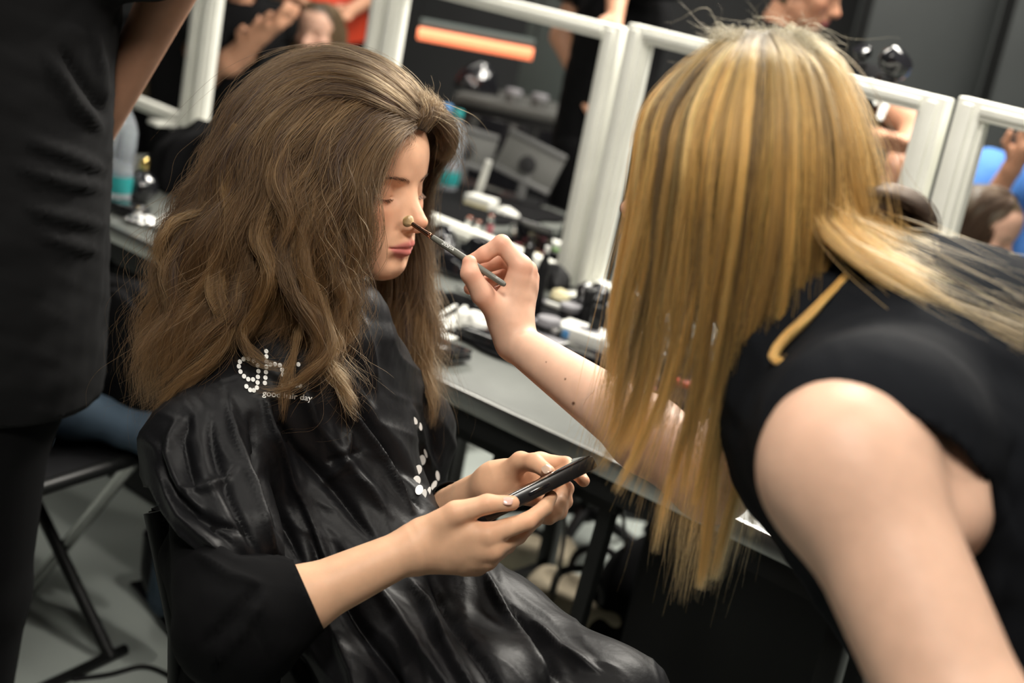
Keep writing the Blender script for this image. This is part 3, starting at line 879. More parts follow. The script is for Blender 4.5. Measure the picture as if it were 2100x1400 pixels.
# ------------------------------------------------------------------ black cape
CAPE_FOLDS = [  # polyline px, amplitude m, half width px
    ([(600, 760), (640, 860), (720, 960), (800, 1060)], 0.010, 15),
    ([(560, 840), (610, 930), (690, 1010), (760, 1100)], -0.012, 13),
    ([(545, 815), (560, 900), (600, 990), (650, 1100), (690, 1200)], 0.013, 11),
    ([(515, 850), (530, 960), (570, 1060), (620, 1160)], -0.012, 10),
    ([(665, 750), (720, 850), (790, 950), (845, 1050)], 0.012, 8),
    ([(690, 745), (748, 850), (812, 950), (862, 1045)], -0.013, 8),
    ([(465, 820), (480, 900), (520, 1010), (560, 1130)], 0.010, 12),
    ([(430, 850), (440, 930), (470, 1020), (530, 1140)], -0.009, 10),
    ([(360, 860), (345, 930), (370, 1000), (420, 1060)], 0.008, 11),
    ([(390, 850), (375, 900), (385, 960), (400, 1010)], -0.009, 10),
    ([(330, 900), (340, 980), (400, 1060), (480, 1120)], -0.007, 9),
    ([(320, 960), (370, 1060), (450, 1130), (530, 1180)], 0.007, 8),
    ([(370, 1010), (430, 1000), (480, 960)], 0.007, 9),
    ([(380, 1030), (440, 1075), (500, 1090)], -0.007, 8),
    ([(600, 1000), (640, 1090), (660, 1180), (665, 1200)], -0.010, 9),
    ([(700, 1120), (780, 1220), (860, 1330), (930, 1420)], 0.012, 14),
    ([(660, 1150), (720, 1260), (800, 1380), (850, 1450)], -0.014, 13),
    ([(840, 1190), (900, 1290), (960, 1400), (1000, 1460)], 0.012, 13),
    ([(880, 1180), (930, 1270), (1000, 1370), (1040, 1440)], -0.013, 12),
    ([(985, 1160), (1020, 1230), (1080, 1330), (1130, 1430)], 0.012, 13),
    ([(1040, 1240), (1090, 1310), (1150, 1400)], -0.013, 11),
    ([(1090, 1270), (1150, 1330), (1230, 1380)], 0.008, 10),
    ([(600, 1330), (640, 1420), (660, 1480)], -0.012, 14),
    ([(690, 1300), (730, 1380), (750, 1460)], 0.010, 12),
    ([(770, 900), (830, 960), (880, 1000)], -0.006, 12),
    ([(840, 830), (860, 900), (885, 960)], 0.008, 9),
    ([(870, 800), (890, 880), (900, 960)], -0.008, 8),
    ([(740, 640), (760, 720), (770, 800)], 0.006, 9),
    ([(700, 700), (740, 760), (770, 830)], -0.008, 10),
    ([(720, 880), (700, 960), (660, 990)], 0.006, 10),
    ([(740, 925), (700, 940), (668, 945)], -0.006, 7),
]
def apply_folds(V, N, folds, seed=1, namp=0.0055, ndir=(0.40, 0.92), scale=1.0):
    x, y, w = PX(V); P2 = np.stack([x, y], 1)
    facing = np.clip(-(N * ((V - cO) / np.linalg.norm(V - cO, axis=1, keepdims=True))).sum(1) * 3 + 0.3, 0, 1)
    disp = np.zeros(len(V)); rs = np.random.RandomState(seed)
    for pl, amp, wd in folds:
        best = np.full(len(V), 1e9); par = np.zeros(len(V)); pl = [np.array(q, float) for q in pl]
        ln = [np.linalg.norm(pl[i + 1] - pl[i]) for i in range(len(pl) - 1)]; tot = sum(ln); acc = 0
        mn = np.min(pl, 0) - 4 * wd; mxx = np.max(pl, 0) + 4 * wd
        sel = np.where((P2 > mn).all(1) & (P2 < mxx).all(1))[0]
        if len(sel) == 0: continue
        Q = P2[sel]; b = np.full(len(sel), 1e9); pr_ = np.zeros(len(sel))
        for i in range(len(pl) - 1):
            dd, t = seg_dist(Q, pl[i], pl[i + 1]); m = dd < b
            b = np.where(m, dd, b); pr_ = np.where(m, (acc + t * ln[i]) / tot, pr_); acc += ln[i]
        wv = wd * (0.6 + 0.8 * np.sin(np.pi * np.clip(pr_, 0, 1)))
        prof = np.exp(-(b / wv) ** 2) * 0.75 + np.exp(-(b / (0.45 * wv)) ** 2) * 0.4
        disp[sel] += amp * prof * np.clip(np.sin(np.pi * (0.04 + 0.92 * pr_)) * 1.6, 0, 1) * facing[sel]
    # long generic creases that follow the drape, and fine crumpling
    nd = np.array(ndir) / np.linalg.norm(ndir); perp = np.array([nd[1], -nd[0]])
    a = P2 @ perp; bb = P2 @ nd
    warp = 18 * np.sin(bb / 90 + a / 170) + 10 * np.sin(bb / 41 + a / 60 + 1)
    r1 = 1 - np.abs(np.sin((a + warp) / 31)); r2 = 1 - np.abs(np.sin((a * 0.9 - bb * 0.25 + warp * 1.3) / 19 + 2))
    gate = 0.5 + 0.5 * snoise(V, 9, 4)
    disp += namp * (r1 ** 3 * gate + 0.45 * r2 ** 4 * (1 - gate)) + 0.0012 * snoise(V, 55, 5) * scale
    return V + N * disp[:, None]

V_, F_ = sdf_mesh(cape_hull, *bbox_around([C(415, 925, 1.60), C(835, 880, 1.90), C(1240, 1470, 1.56), C(600, 1560, 1.74), C(700, 655, 1.745)], 0.16), 0.0034)
N_ = vnormals(V_, F_)
V_ = apply_folds(V_, N_, CAPE_FOLDS)
V_ = lap_smooth(V_, F_, 1, 0.4)
# openings: neck, and where the near arm comes out below the hem
cx, cy, cw = PX(V_[F_].mean(1)); cc = V_[F_].mean(1)
def in_poly(x, y, poly):
    inside = np.zeros(len(x), bool); n = len(poly)
    for i in range(n):
        x0, y0 = poly[i]; x1, y1 = poly[(i + 1) % n]
        c_ = ((y0 > y) != (y1 > y)) & (x < (x1 - x0) * (y - y0) / (y1 - y0 + 1e-12) + x0)
        inside ^= c_
    return inside
HEM = [(200, 985), (305, 1000), (330, 1050), (365, 1098), (410, 1135), (470, 1165), (540, 1198), (566, 1192), (600, 1225), (560, 1500), (420, 1700), (200, 1700)]
hem = in_poly(cx, cy, HEM)
cut = hem & (cw < 1.72)
cut |= (cc[:, 2] < 0.30)
nk = w_world(np.array([[-0.035, 0, -0.098]]))[0]
cut |= (np.linalg.norm(cc[:, :2] - nk[:2], axis=1) < 0.062) & (cc[:, 2] > nk[2] - 0.004)
F_ = keep_largest(V_, F_[~cut]); cut = np.zeros(len(F_), bool)
V_ = edge_snap(V_, F_[~cut], HEM, near=lambda q: (PX(q)[2] < 1.72) & (q[:, 2] > 0.34))
M['cape'] = mat('black_satin_nylon', (0.0065, 0.0065, 0.0075), 0.47, spec=0.19, bump=(160, 0.25, 0.0012))
cape_me = mesh_from('cape', V_, F_[~cut])
cape = link('cape', cape_me, M['cape'], woman, True)
sm = cape.modifiers.new('thickness', 'SOLIDIFY'); sm.thickness = 0.0012; sm.offset = -1
cape['label'] = 'shiny black nylon salon cape with white dotted lettering'
bvh = BVHTree.FromPolygons([tuple(v) for v in V_], [tuple(int(i) for i in f) for f in F_[~cut]])
def hit(x, y, tree=None):
    o_ = Vector(cO); d_ = (Vector(C(x, y, 1.0)) - o_).normalized()
    r_ = (tree or bvh).ray_cast(o_, d_)
    return (r_[0], r_[1]) if r_[0] is not None else (None, None)
M['print'] = mat('white_print', (0.82, 0.82, 0.80), 0.55)
def dot(x, y, rx, ry, rot=0.0):
    p_, n_ = hit(x, y)
    if p_ is None: return
    V = []; K = 14; vw = (Vector(cO) - p_).normalized(); nn = n_ if n_.dot(vw) > 0 else -n_
    nn = (nn + vw * (0.25 if nn.dot(vw) > 0.5 else 1.2)).normalized()
    for j in range(K + 1):
        if j == K: q = (x, y)
        else:
            a_ = 2 * math.pi * j / K; u, v = rx * math.cos(a_), ry * math.sin(a_)
            q = (x + u * math.cos(rot) - v * math.sin(rot), y + u * math.sin(rot) + v * math.cos(rot))
        dv = (Vector(C(q[0], q[1], 1.0)) - Vector(cO)).normalized()
        h_ = Vector(cO) + dv * ((p_ - Vector(cO)).dot(nn) / dv.dot(nn))
        V.append(h_ - (h_ - Vector(cO)).normalized() * 0.0022)
    mb = MB(); mb.add(V, [(j, (j + 1) % K, K) for j in range(K)], None, True)
    mb.build('logo_dot', M['print'], cape, True)
zz = 8.75
for (a_, b_) in [(753, 263), (755, 355), (757, 445), (755, 540), (747, 637), (738, 735), (728, 830), (828, 502), (910, 495), (997, 513), (1038, 592), (1050, 678), (1048, 880), (1130, 662), (1160, 567), (1240, 502), (1328, 497), (1205, 842), (1290, 872), (1360, 878),
                 (435, 395), (345, 402), (280, 450), (262, 532), (290, 627), (355, 710), (430, 762), (515, 768), (530, 432), (600, 515), (612, 620), (603, 722), (597, 822), (585, 915), (530, 962), (465, 955), (397, 892)]:
    dot(460 + a_ / zz, 690 + b_ / zz, 4.3, 4.9 if a_ > 500 else 5.0, -0.4)
z2 = 969 / 180
for (a_, b_, rx, ry, ro) in [(285, 590, 2.6, 9.5, -0.3), (248, 662, 7, 10.5, 0), (203, 770, 7.5, 10.5, 0.3), (186, 890, 8.3, 10.5, 0.2), (214, 990, 8, 10.5, 0.3), (270, 1037, 5, 10.5, 0.15), (320, 1012, 3.8, 10.5, 0.2), (377, 940, 4.8, 10.5, 0.45), (418, 835, 4, 10.5, -0.15), (228, 292, 3.5, 8.5, -0.2), (165, 228, 5, 8.5, -0.5), (517, 1060, 3.4, 9.5, -0.35), (458, 1118, 8.5, 9.5, 0)]:
    dot(820 + a_ / z2, 820 + b_ / z2, rx, ry, ro)
# words of the print, laid on the cloth
def text_on(txt, x0, y0, x1, y1, height, tree, name, mt, parent, lift=0.0012, shear=0.0):
    fc = bpy.data.curves.new('txt', 'FONT'); fc.body = txt; fc.size = 1.0; fc.offset = 0.012; fc.shear = shear
    to = bpy.data.objects.new('txt', fc); COL.objects.link(to)
    dg = bpy.context.evaluated_depsgraph_get(); tm = bpy.data.meshes.new_from_object(to.evaluated_get(dg))
    bm = bmesh.new(); bm.from_mesh(tm); bmesh.ops.triangulate(bm, faces=bm.faces)
    bm.verts.index_update()
    xs = [v.co.x for v in bm.verts]; w_ = max(xs)
    dx, dy = (x1 - x0) / w_, (y1 - y0) / w_
    l_ = math.hypot(dx, dy); ux, uy = -dy / l_ , dx / l_
    V = []
    dep = None
    for v in bm.verts:
        px = x0 + dx * v.co.x + (dy / l_) * height * v.co.y; py = y0 + dy * v.co.x - (dx / l_) * height * v.co.y
        h_, _n = hit(px, py, tree)
        if h_ is None: h_ = Vector(C(px, py, dep or 1.6))
        dep = (h_ - Vector(cO)).dot(Vector(cF))
        V.append(h_ - (h_ - Vector(cO)).normalized() * lift)
    mb = MB(); mb.add(V, [tuple(v.index for v in f.verts) for f in bm.faces])
    bm.free(); bpy.data.objects.remove(to)
    return mb.build(name, mt, parent, True)
text_on('good hair day', 538, 811, 640, 822, 17, bvh, 'logo_lettering', M['print'], cape)

# ------------------------------------------------------------------ black sweater (sleeves)
M['knit'] = mat('black_jersey', (0.005, 0.005, 0.0055), 0.9, spec=0.08, bump=(420, 0.25, 0.0008))
cuffN = w_elN * 0.60 + w_wrN * 0.40
def sweater(P):
    d = cone(P, C(440, 980, 1.60), w_elN + cU * 0.004, 0.050, 0.066)
    d = smin(d, cone(P, C(380, 1150, 1.60), C(470, 1330, 1.52), 0.03, 0.045), 0.05)
    d = smin(d, cone(P, w_elN, cuffN, 0.060, 0.0385), 0.02)
    d = smin(d, cone(P, w_shF, w_elF, 0.055, 0.05), 0.03)
    d = smin(d, cone(P, w_elF, w_elF * 0.35 + w_wrF * 0.65, 0.046, 0.036), 0.02)
    d = smin(d, woman_trunk(P) - 0.008, 0.02)
    x_, y_, _w = PX(P.astype(float))
    k_ = np.maximum(np.clip((y_ - np.minimum(1022 + (x_ - 305) * 0.62, 1135)) / 40, 0, 1) * np.clip((735 - x_) / 40, 0, 1), np.clip((x_ - 880) / 60, 0, 1) * (y_ < 1120)).astype(np.float32)
    return np.maximum(d, cape_hull(P) + 0.008 - 0.14 * k_)
V_, F_ = sdf_mesh(sweater, *bbox_around([w_shN, w_elN, w_shF, w_elF, w_wrF, cuffN, w_chest, w_belly], 0.14), 0.0055)
N_ = vnormals(V_, F_)
V_ = apply_folds(V_, N_, [([(400, 1130), (470, 1180), (540, 1200)], 0.006, 10), ([(530, 1200), (480, 1260), (410, 1330)], -0.008, 9), ([(545, 1215), (500, 1290), (430, 1370)], 0.007, 9), ([(525, 1215), (530, 1290), (560, 1360)], -0.003, 4)], namp=0.0012)
cc = V_[F_].mean(1); cx, cy, cw = PX(cc)
ax_ = (w_wrN - w_elN) / np.linalg.norm(w_wrN - w_elN)
cut = ((cc - cuffN) @ ax_ > 0) & (np.linalg.norm(cc - cuffN, axis=1) < 0.16) & (cw < 1.62)
axF = (w_wrF - w_elF) / np.linalg.norm(w_wrF - w_elF); cf_ = w_elF * 0.35 + w_wrF * 0.65
cut |= ((cc - cf_) @ axF > 0) & (np.linalg.norm(cc - cf_, axis=1) < 0.10)
cut |= cc[:, 2] > nk[2] - 0.03
cut |= cc[:, 2] < 0.5
V_ = edge_snap(V_, F_[~cut], plane=(cuffN, ax_), near=lambda q: (np.linalg.norm(q - cuffN, axis=1) < 0.10) & (np.abs((q - cuffN) @ ax_) < 0.015))
V_ = edge_snap(V_, F_[~cut], plane=(cf_, axF), near=lambda q: (np.linalg.norm(q - cf_, axis=1) < 0.08) & (np.abs((q - cf_) @ axF) < 0.015))
sw = link('sweater', mesh_from('sweater', V_, F_[~cut]), M['knit'], woman, True)
sm = sw.modifiers.new('thickness', 'SOLIDIFY'); sm.thickness = 0.002; sm.offset = -1
# trousers and shoes (only seen from elsewhere)
def trousers(P):
    d = cone(P, w_belly * 0.3 + w_hip * 0.7, w_hip, 0.115, 0.143)
    for a_, b_ in ((w_hipN, w_kneeN), (w_hipF, w_kneeF)):
        d = smin(d, cone(P, a_, b_, 0.088, 0.062), 0.05)
        an = b_ + np.array([0.02, -0.02, -0.40]); an[2] = 0.12
        d = smin(d, cone(P, b_, an, 0.062, 0.055), 0.02)
    return d
V_, F_ = sdf_mesh(trousers, *bbox_around([w_hip, w_kneeN, w_kneeF, w_hipN, w_kneeN * (1, 1, 0.1)], 0.16), 0.011)
link('trousers', mesh_from('trousers', V_, F_), M['knit'], woman, True)

# ------------------------------------------------------------------ phone
pa, pb = C(1000, 1056, 1.512), C(1216, 948, 1.545)
pax = (pb - pa); plen = np.linalg.norm(pax); pax /= plen
wdir = cF * 1.0 - cU * 0.015 + cR * 0.02; wdir -= pax * (wdir @ pax); wdir /= np.linalg.norm(wdir)
pn = np.cross(pax, wdir); pn = pn if pn @ cU > 0 else -pn
pc = (pa + pb) / 2 + wdir * 0.036
phone = empty('phone', tuple(pc), 0, 'black smartphone held in both hands of the seated woman', 'phone')
Mp = Matrix(((pax[0], wdir[0], pn[0], pc[0]), (pax[1], wdir[1], pn[1], pc[1]), (pax[2], wdir[2], pn[2], pc[2]), (0, 0, 0, 1)))
M['phone'] = mat('black_phone_case', (0.012, 0.012, 0.013), 0.30, spec=0.6)
M['screen'] = mat('dark_screen_glass', (0.01, 0.011, 0.012), 0.04, spec=0.9, coat=1.0)
LP = plen + 0.008
MB().box((0, 0, 0), (LP, 0.072, 0.0150), Mp, bev=0.0036).build('case', M['phone'], phone, True)
MB().box((0, 0, 0.0077), (LP - 0.006, 0.067, 0.0012), Mp, bev=0.0005).build('screen', M['screen'], phone, True)
MB().box((-0.002, -0.0362, 0.000), (0.026, 0.0014, 0.0040), Mp, bev=0.0006).build('volume_button', M['gloss'], phone, True)
MB().box((-0.036, -0.0362, 0.000), (0.010, 0.0012, 0.0034), Mp, bev=0.0005).build('side_button', M['gloss'], phone, True)

# ------------------------------------------------------------------ make-up brush
ba, bb_ = C(832, 450, 1.662), C(1037, 585, 1.622)
bd = bb_ - ba; bl = np.linalg.norm(bd); bd /= bl
brush = empty('makeup_brush', tuple(bb_), 0, 'grey handled makeup brush with copper ferrule touching the nose', 'brush')
M['grayh'] = mat('warm_grey_lacquer', (0.125, 0.125, 0.105), 0.45, spec=0.4, coat=0.1)
M['copper'] = mat('rose_gold_metal', (0.86, 0.48, 0.34), 0.14, 1.0)
M['bristle'] = mat('cream_bristle', (0.80, 0.62, 0.34), 0.75, bump=(900, 0.6, 0.001))
def along(t): return ba + bd * t
fe = 0.040
bev_ = MB().tube([along(t) for t in (fe, fe + .01, fe + .03, fe + .06, bl - .03, bl - .004, bl - .001, bl)], [.0032, .0036, .0041, .0042, .0038, .0034, .0024, .0006], 20)
hd = bev_.build('handle', M['grayh'], brush, True)
MB().tube([along(t) for t in (.009, .016, .028, fe - .006, fe - .0055, fe - .004, fe - .0035, fe - .002, fe - .0015, fe + .001)], [.0026, .0028, .0029, .0030, .0036, .0036, .0030, .0035, .0030, .0031], 20).build('ferrule', M['copper'], brush, True)
MB().tube([along(t) for t in (-.003, -.001, .003, .007, .0095)], [.0012, .0036, .0048, .0044, .0027], 20).build('bristle_head', M['bristle'], brush, True)
_rs = np.random.RandomState(9); _S = []; _cl = []
_e1 = np.cross(bd, (0, 0, 1)); _e1 /= np.linalg.norm(_e1); _e2 = np.cross(bd, _e1)
for _k in range(1500):
    _a, _r = _rs.uniform(0, 6.283), math.sqrt(_rs.uniform()); _dv = _e1 * math.cos(_a) + _e2 * math.sin(_a)
    _L = 0.0125 * (1 - 0.35 * _r ** 2) * _rs.uniform(0.9, 1.04)
    _S.append([along(.010 - _L * _t) + _dv * _r * (0.0024 + 0.0050 * math.sin(min(_t * 1.9, 1.9))) for _t in np.linspace(0, 1, 7)])
    _cl.append([(0.80 - 0.38 * _t ** 2, 0.60 - 0.36 * _t ** 2, 0.34 - 0.26 * _t ** 2) for _t in np.linspace(0, 1, 7)])
hair_obj('bristles', np.array(_S), np.full((1500, 7), 0.00011), np.array(_cl), M['hair'], brush)
tb = BVHTree.FromPolygons([tuple(v.co) for v in hd.data.vertices], [tuple(p.vertices) for p in hd.data.polygons])
text_on('ZOEVA', 905, 499.5, 929, 514.5, 8.0, tb, 'brush_lettering', M['print'], brush, 0.0003, 0.3)
# ------------------------------------------------------------------ the seated woman's hair
def G(*pts): return np.array([C(*p) for p in pts])
WH_near = [
 G((851,255,1.715),(812,283,1.675),(782,335,1.655),(758,420,1.645),(734,510,1.648),(714,590,1.655),(696,650,1.655),(695,725,1.65),(738,862,1.64)),
 G((848,245,1.715),(795,272,1.665),(745,350,1.635),(722,450,1.630),(702,550,1.640),(690,650,1.640),(672,738,1.635),(625,785,1.622),(540,805,1.612)),
 G((842,232,1.715),(770,250,1.660),(708,340,1.625),(685,450,1.615),(668,560,1.620),(636,655,1.625),(612,710,1.622),(600,760,1.615)),
 G((830,215,1.715),(740,225,1.660),(658,320,1.620),(625,440,1.605),(608,560,1.610),(572,630,1.615),(556,665,1.615),(570,705,1.61)),
 G((815,200,1.715),(700,200,1.665),(605,290,1.620),(562,420,1.605),(535,540,1.605),(498,610,1.605),(452,670,1.600),(410,725,1.595)),
 G((795,185,1.715),(660,172,1.670),(562,260,1.630),(510,400,1.610),(475,520,1.605),(430,620,1.600),(370,730,1.59),(305,840,1.58)),
 G((770,165,1.715),(620,150,1.690),(522,230,1.650),(465,350,1.635),(428,460,1.625),(385,570,1.615),(335,700,1.605),(287,845,1.595)),
 G((740,142,1.72),(602,136,1.715),(505,200,1.70),(453,300,1.69),(408,405,1.68),(360,490,1.665),(330,620,1.645),(308,790,1.63)),
 G((720,132,1.80),(600,128,1.80),(502,195,1.79),(458,295,1.785),(415,390,1.78),(362,470,1.76),(345,570,1.74),(330,700,1.71)),
]
WH_crown = [
 G((876,212,1.760),(838,165,1.757),(775,124,1.755),(690,106,1.758),(600,122,1.758),(520,185,1.75),(475,275,1.74),(440,370,1.73)),
 G((864,228,1.740),(818,178,1.725),(752,136,1.718),(672,120,1.715),(590,142,1.705),(520,205,1.69),(470,300,1.68),(435,400,1.67)),
 G((857,246,1.722),(800,200,1.692),(735,164,1.680),(655,152,1.680),(570,190,1.66),(505,280,1.645),(465,380,1.63),(430,470,1.62)),
 G((846,258,1.712),(782,226,1.672),(706,202,1.660),(625,215,1.645),(555,290,1.625),(515,390,1.615),(480,480,1.61),(440,560,1.605)),
]
WH_back = [
 G((720,130,1.87),(600,122,1.88),(505,190,1.88),(470,300,1.88),(440,420,1.87),(400,520,1.85),(380,620,1.82),(370,740,1.78)),
 G((740,140,1.93),(640,160,1.95),(560,260,1.97),(540,400,1.97),(520,540,1.94),(500,640,1.9),(480,740,1.84)),
 G((780,180,1.93),(720,200,1.98),(660,300,2.0),(640,420,2.0),(620,540,1.97),(610,640,1.92),(600,720,1.86)),
]
WH_far = [
 G((858,262,1.735),(885,235,1.76),(915,255,1.79),(925,295,1.82),(893,338,1.85),(868,385,1.88),(858,450,1.90),(878,545,1.90),(888,680,1.87),(893,790,1.85),(888,880,1.83)),
 G((850,240,1.735),(880,218,1.77),(905,245,1.81),(898,305,1.85),(862,375,1.90),(848,470,1.92),(850,565,1.91),(842,660,1.88),(858,770,1.85),(868,870,1.82)),
 G((838,222,1.74),(860,205,1.79),(880,240,1.85),(875,320,1.90),(850,430,1.94),(825,530,1.95),(805,600,1.93),(795,690,1.89),(818,790,1.85),(828,905,1.82)),
 G((815,200,1.75),(830,190,1.81),(845,250,1.88),(835,340,1.94),(810,450,1.97),(785,550,1.96),(770,620,1.93),(765,700,1.89),(790,790,1.85),(812,860,1.82)),
]
WH_top = [
 G((856,258,1.730),(878,248,1.740),(900,268,1.765),(912,300,1.79),(900,325,1.82)),
 G((858,240,1.728),(888,232,1.745),(912,258,1.775),(922,292,1.81),(905,330,1.85)),
 G((862,222,1.735),(890,218,1.765),(914,246,1.80),(924,285,1.84),(912,320,1.87)),
]
BR = [np.array(c) for c in ((0.050,0.026,0.011),(0.085,0.045,0.018),(0.024,0.012,0.005),(0.145,0.080,0.031))]
def tint_strands(u, cid, S, M_, seed, pal, tipcol=None, tip0=0.55, rootcol=None, root1=0.12, var=0.18, cmix=0.6):
    rs = np.random.RandomState(seed); nc = cid.max() + 1
    pick = rs.randint(0, len(pal), nc); pal = np.array(pal)
    c = pal[pick][cid] * cmix + pal[rs.randint(0, len(pal), S)] * (1 - cmix)
    c = c * (1 + rs.normal(size=(S, 1)) * var)
    c = np.clip(c, 0.01, 1)[:, None, :].repeat(M_, 1)
    t = np.linspace(0, 1, M_)[None, :, None]
    if tipcol is not None:
        w_ = np.clip((t - tip0) / (1 - tip0), 0, 1) * rs.uniform(0.2, 1, (nc,))[cid][:, None, None]
        c = c * (1 - w_) + np.asarray(tipcol) * w_ * (1 + rs.normal(size=(S, 1, 1)) * 0.15)
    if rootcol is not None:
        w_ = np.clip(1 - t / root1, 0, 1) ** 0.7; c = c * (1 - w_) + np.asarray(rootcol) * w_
    return np.clip(c, 0.005, 1)
def hair_sheet(name, guides, n, seed, parent, r=0.00019, M_=26, pal=BR, tipcol=(0.20, 0.105, 0.040), tip0=0.5, rootcol=None, root1=0.1, cmix=0.6, **kw):
    P_, u, cid = strands_from(guides, n, M_, seed, **kw)
    rs = np.random.RandomState(seed + 7)
    return P_, radii_for(n, M_, r, rs), tint_strands(u, cid, n, M_, seed + 3, pal, tipcol, tip0, rootcol, root1, cmix=cmix)
def hair_join(name, sheets, parent, label=None):
    P_ = np.concatenate([s[0] for s in sheets]); R_ = np.concatenate([s[1] for s in sheets]); C_ = np.concatenate([s[2] for s in sheets])
    o = hair_obj(name, P_, R_, C_, M['hair'], parent)
    if label: o['label'] = label
    return o
WH_part = [
 G((850,264,1.720),(860,238,1.720),(866,214,1.733),(846,182,1.742)),
 G((861,262,1.726),(876,234,1.734),(882,208,1.748),(866,188,1.76)),
 G((872,270,1.735),(892,242,1.745),(904,222,1.765),(898,203,1.78)),
]
LOCKS = [  # single locks that leave the mass: guide, strands, light or dark
 (G((640,560,1.598),(668,640,1.594),(676,705,1.590),(655,752,1.585),(605,786,1.580),(548,800,1.575),(506,797,1.573)), 190, 1),
 (G((530,560,1.600),(506,640,1.595),(500,692,1.590),(522,732,1.585),(562,752,1.582),(612,760,1.580)), 120, 0),
 (G((700,620,1.625),(680,700,1.615),(672,738,1.610),(702,792,1.600),(738,865,1.592)), 380, 1),
 (G((640,600,1.600),(612,690,1.595),(592,760,1.585),(577,830,1.578),(572,885,1.575)), 110, 1),
 (G((480,420,1.605),(452,520,1.597),(446,600,1.592),(462,670,1.590),(432,738,1.586),(368,792,1.580),(298,852,1.575)), 420, 1),
 (G((430,420,1.615),(376,500,1.612),(348,562,1.605),(358,640,1.602),(346,716,1.600),(336,768,1.600)), 260, 0),
 (G((450,425,1.62),(376,448,1.615),(337,480,1.612),(328,530,1.612),(350,568,1.61),(382,586,1.61)), 70, 1),
 (G((520,480,1.595),(492,580,1.590),(474,640,1.588),(424,690,1.585),(368,745,1.582),(308,800,1.58)), 380, 0),
 (G((600,420,1.590),(582,520,1.585),(598,600,1.585),(640,655,1.588),(652,715,1.588),(618,765,1.585)), 360, 0),
 (G((700,440,1.612),(688,540,1.610),(704,620,1.615),(696,690,1.615)), 320, 0),
 (G((560,380,1.592),(532,480,1.586),(548,560,1.584),(528,640,1.588),(478,702,1.59)), 380, 1),
 (G((500,260,1.630),(470,360,1.620),(480,450,1.610),(450,540,1.602),(400,610,1.60),(380,690,1.60)), 380, 1),
 (G((640,330,1.605),(640,430,1.596),(620,520,1.592),(635,600,1.592),(665,660,1.60)), 320, 1),
 (G((720,330,1.640),(712,420,1.622),(726,500,1.625),(712,580,1.63),(690,640,1.63)), 260, 0),
 (G((660,200,1.655),(590,280,1.618),(570,370,1.598),(590,460,1.590),(566,550,1.588)), 320, 0),
 (G((775,640,1.86),(772,720,1.85),(798,790,1.84),(824,890,1.82)), 260, 1),
 (G((872,600,1.88),(866,730,1.85),(884,815,1.83),(880,880,1.82)), 300, 1),
 (G((832,600,1.88),(838,710,1.86),(822,800,1.84),(850,870,1.82)), 260, 0),
]
def lock_pair(g, w, seed):
    t = np.linspace(0, 1, len(g))[:, None]
    d = np.gradient(g, axis=0); v = g - cO; sd = np.cross(d, v); sd /= np.linalg.norm(sd, axis=1, keepdims=True)
    vv = v / np.linalg.norm(v, axis=1, keepdims=True)
    ww = w * (1.25 - 1.0 * t ** 0.8)
    push = vv * (0.030 * np.clip(1 - t * 2.6, 0, 1))
    return [g - sd * ww + push, g + push * 0.6 - vv * 0.004, g + sd * ww + push]
LIGHTER = [np.array(c) for c in ((0.150,0.080,0.030),(0.10,0.053,0.021),(0.19,0.108,0.042))]
HN = 1.0
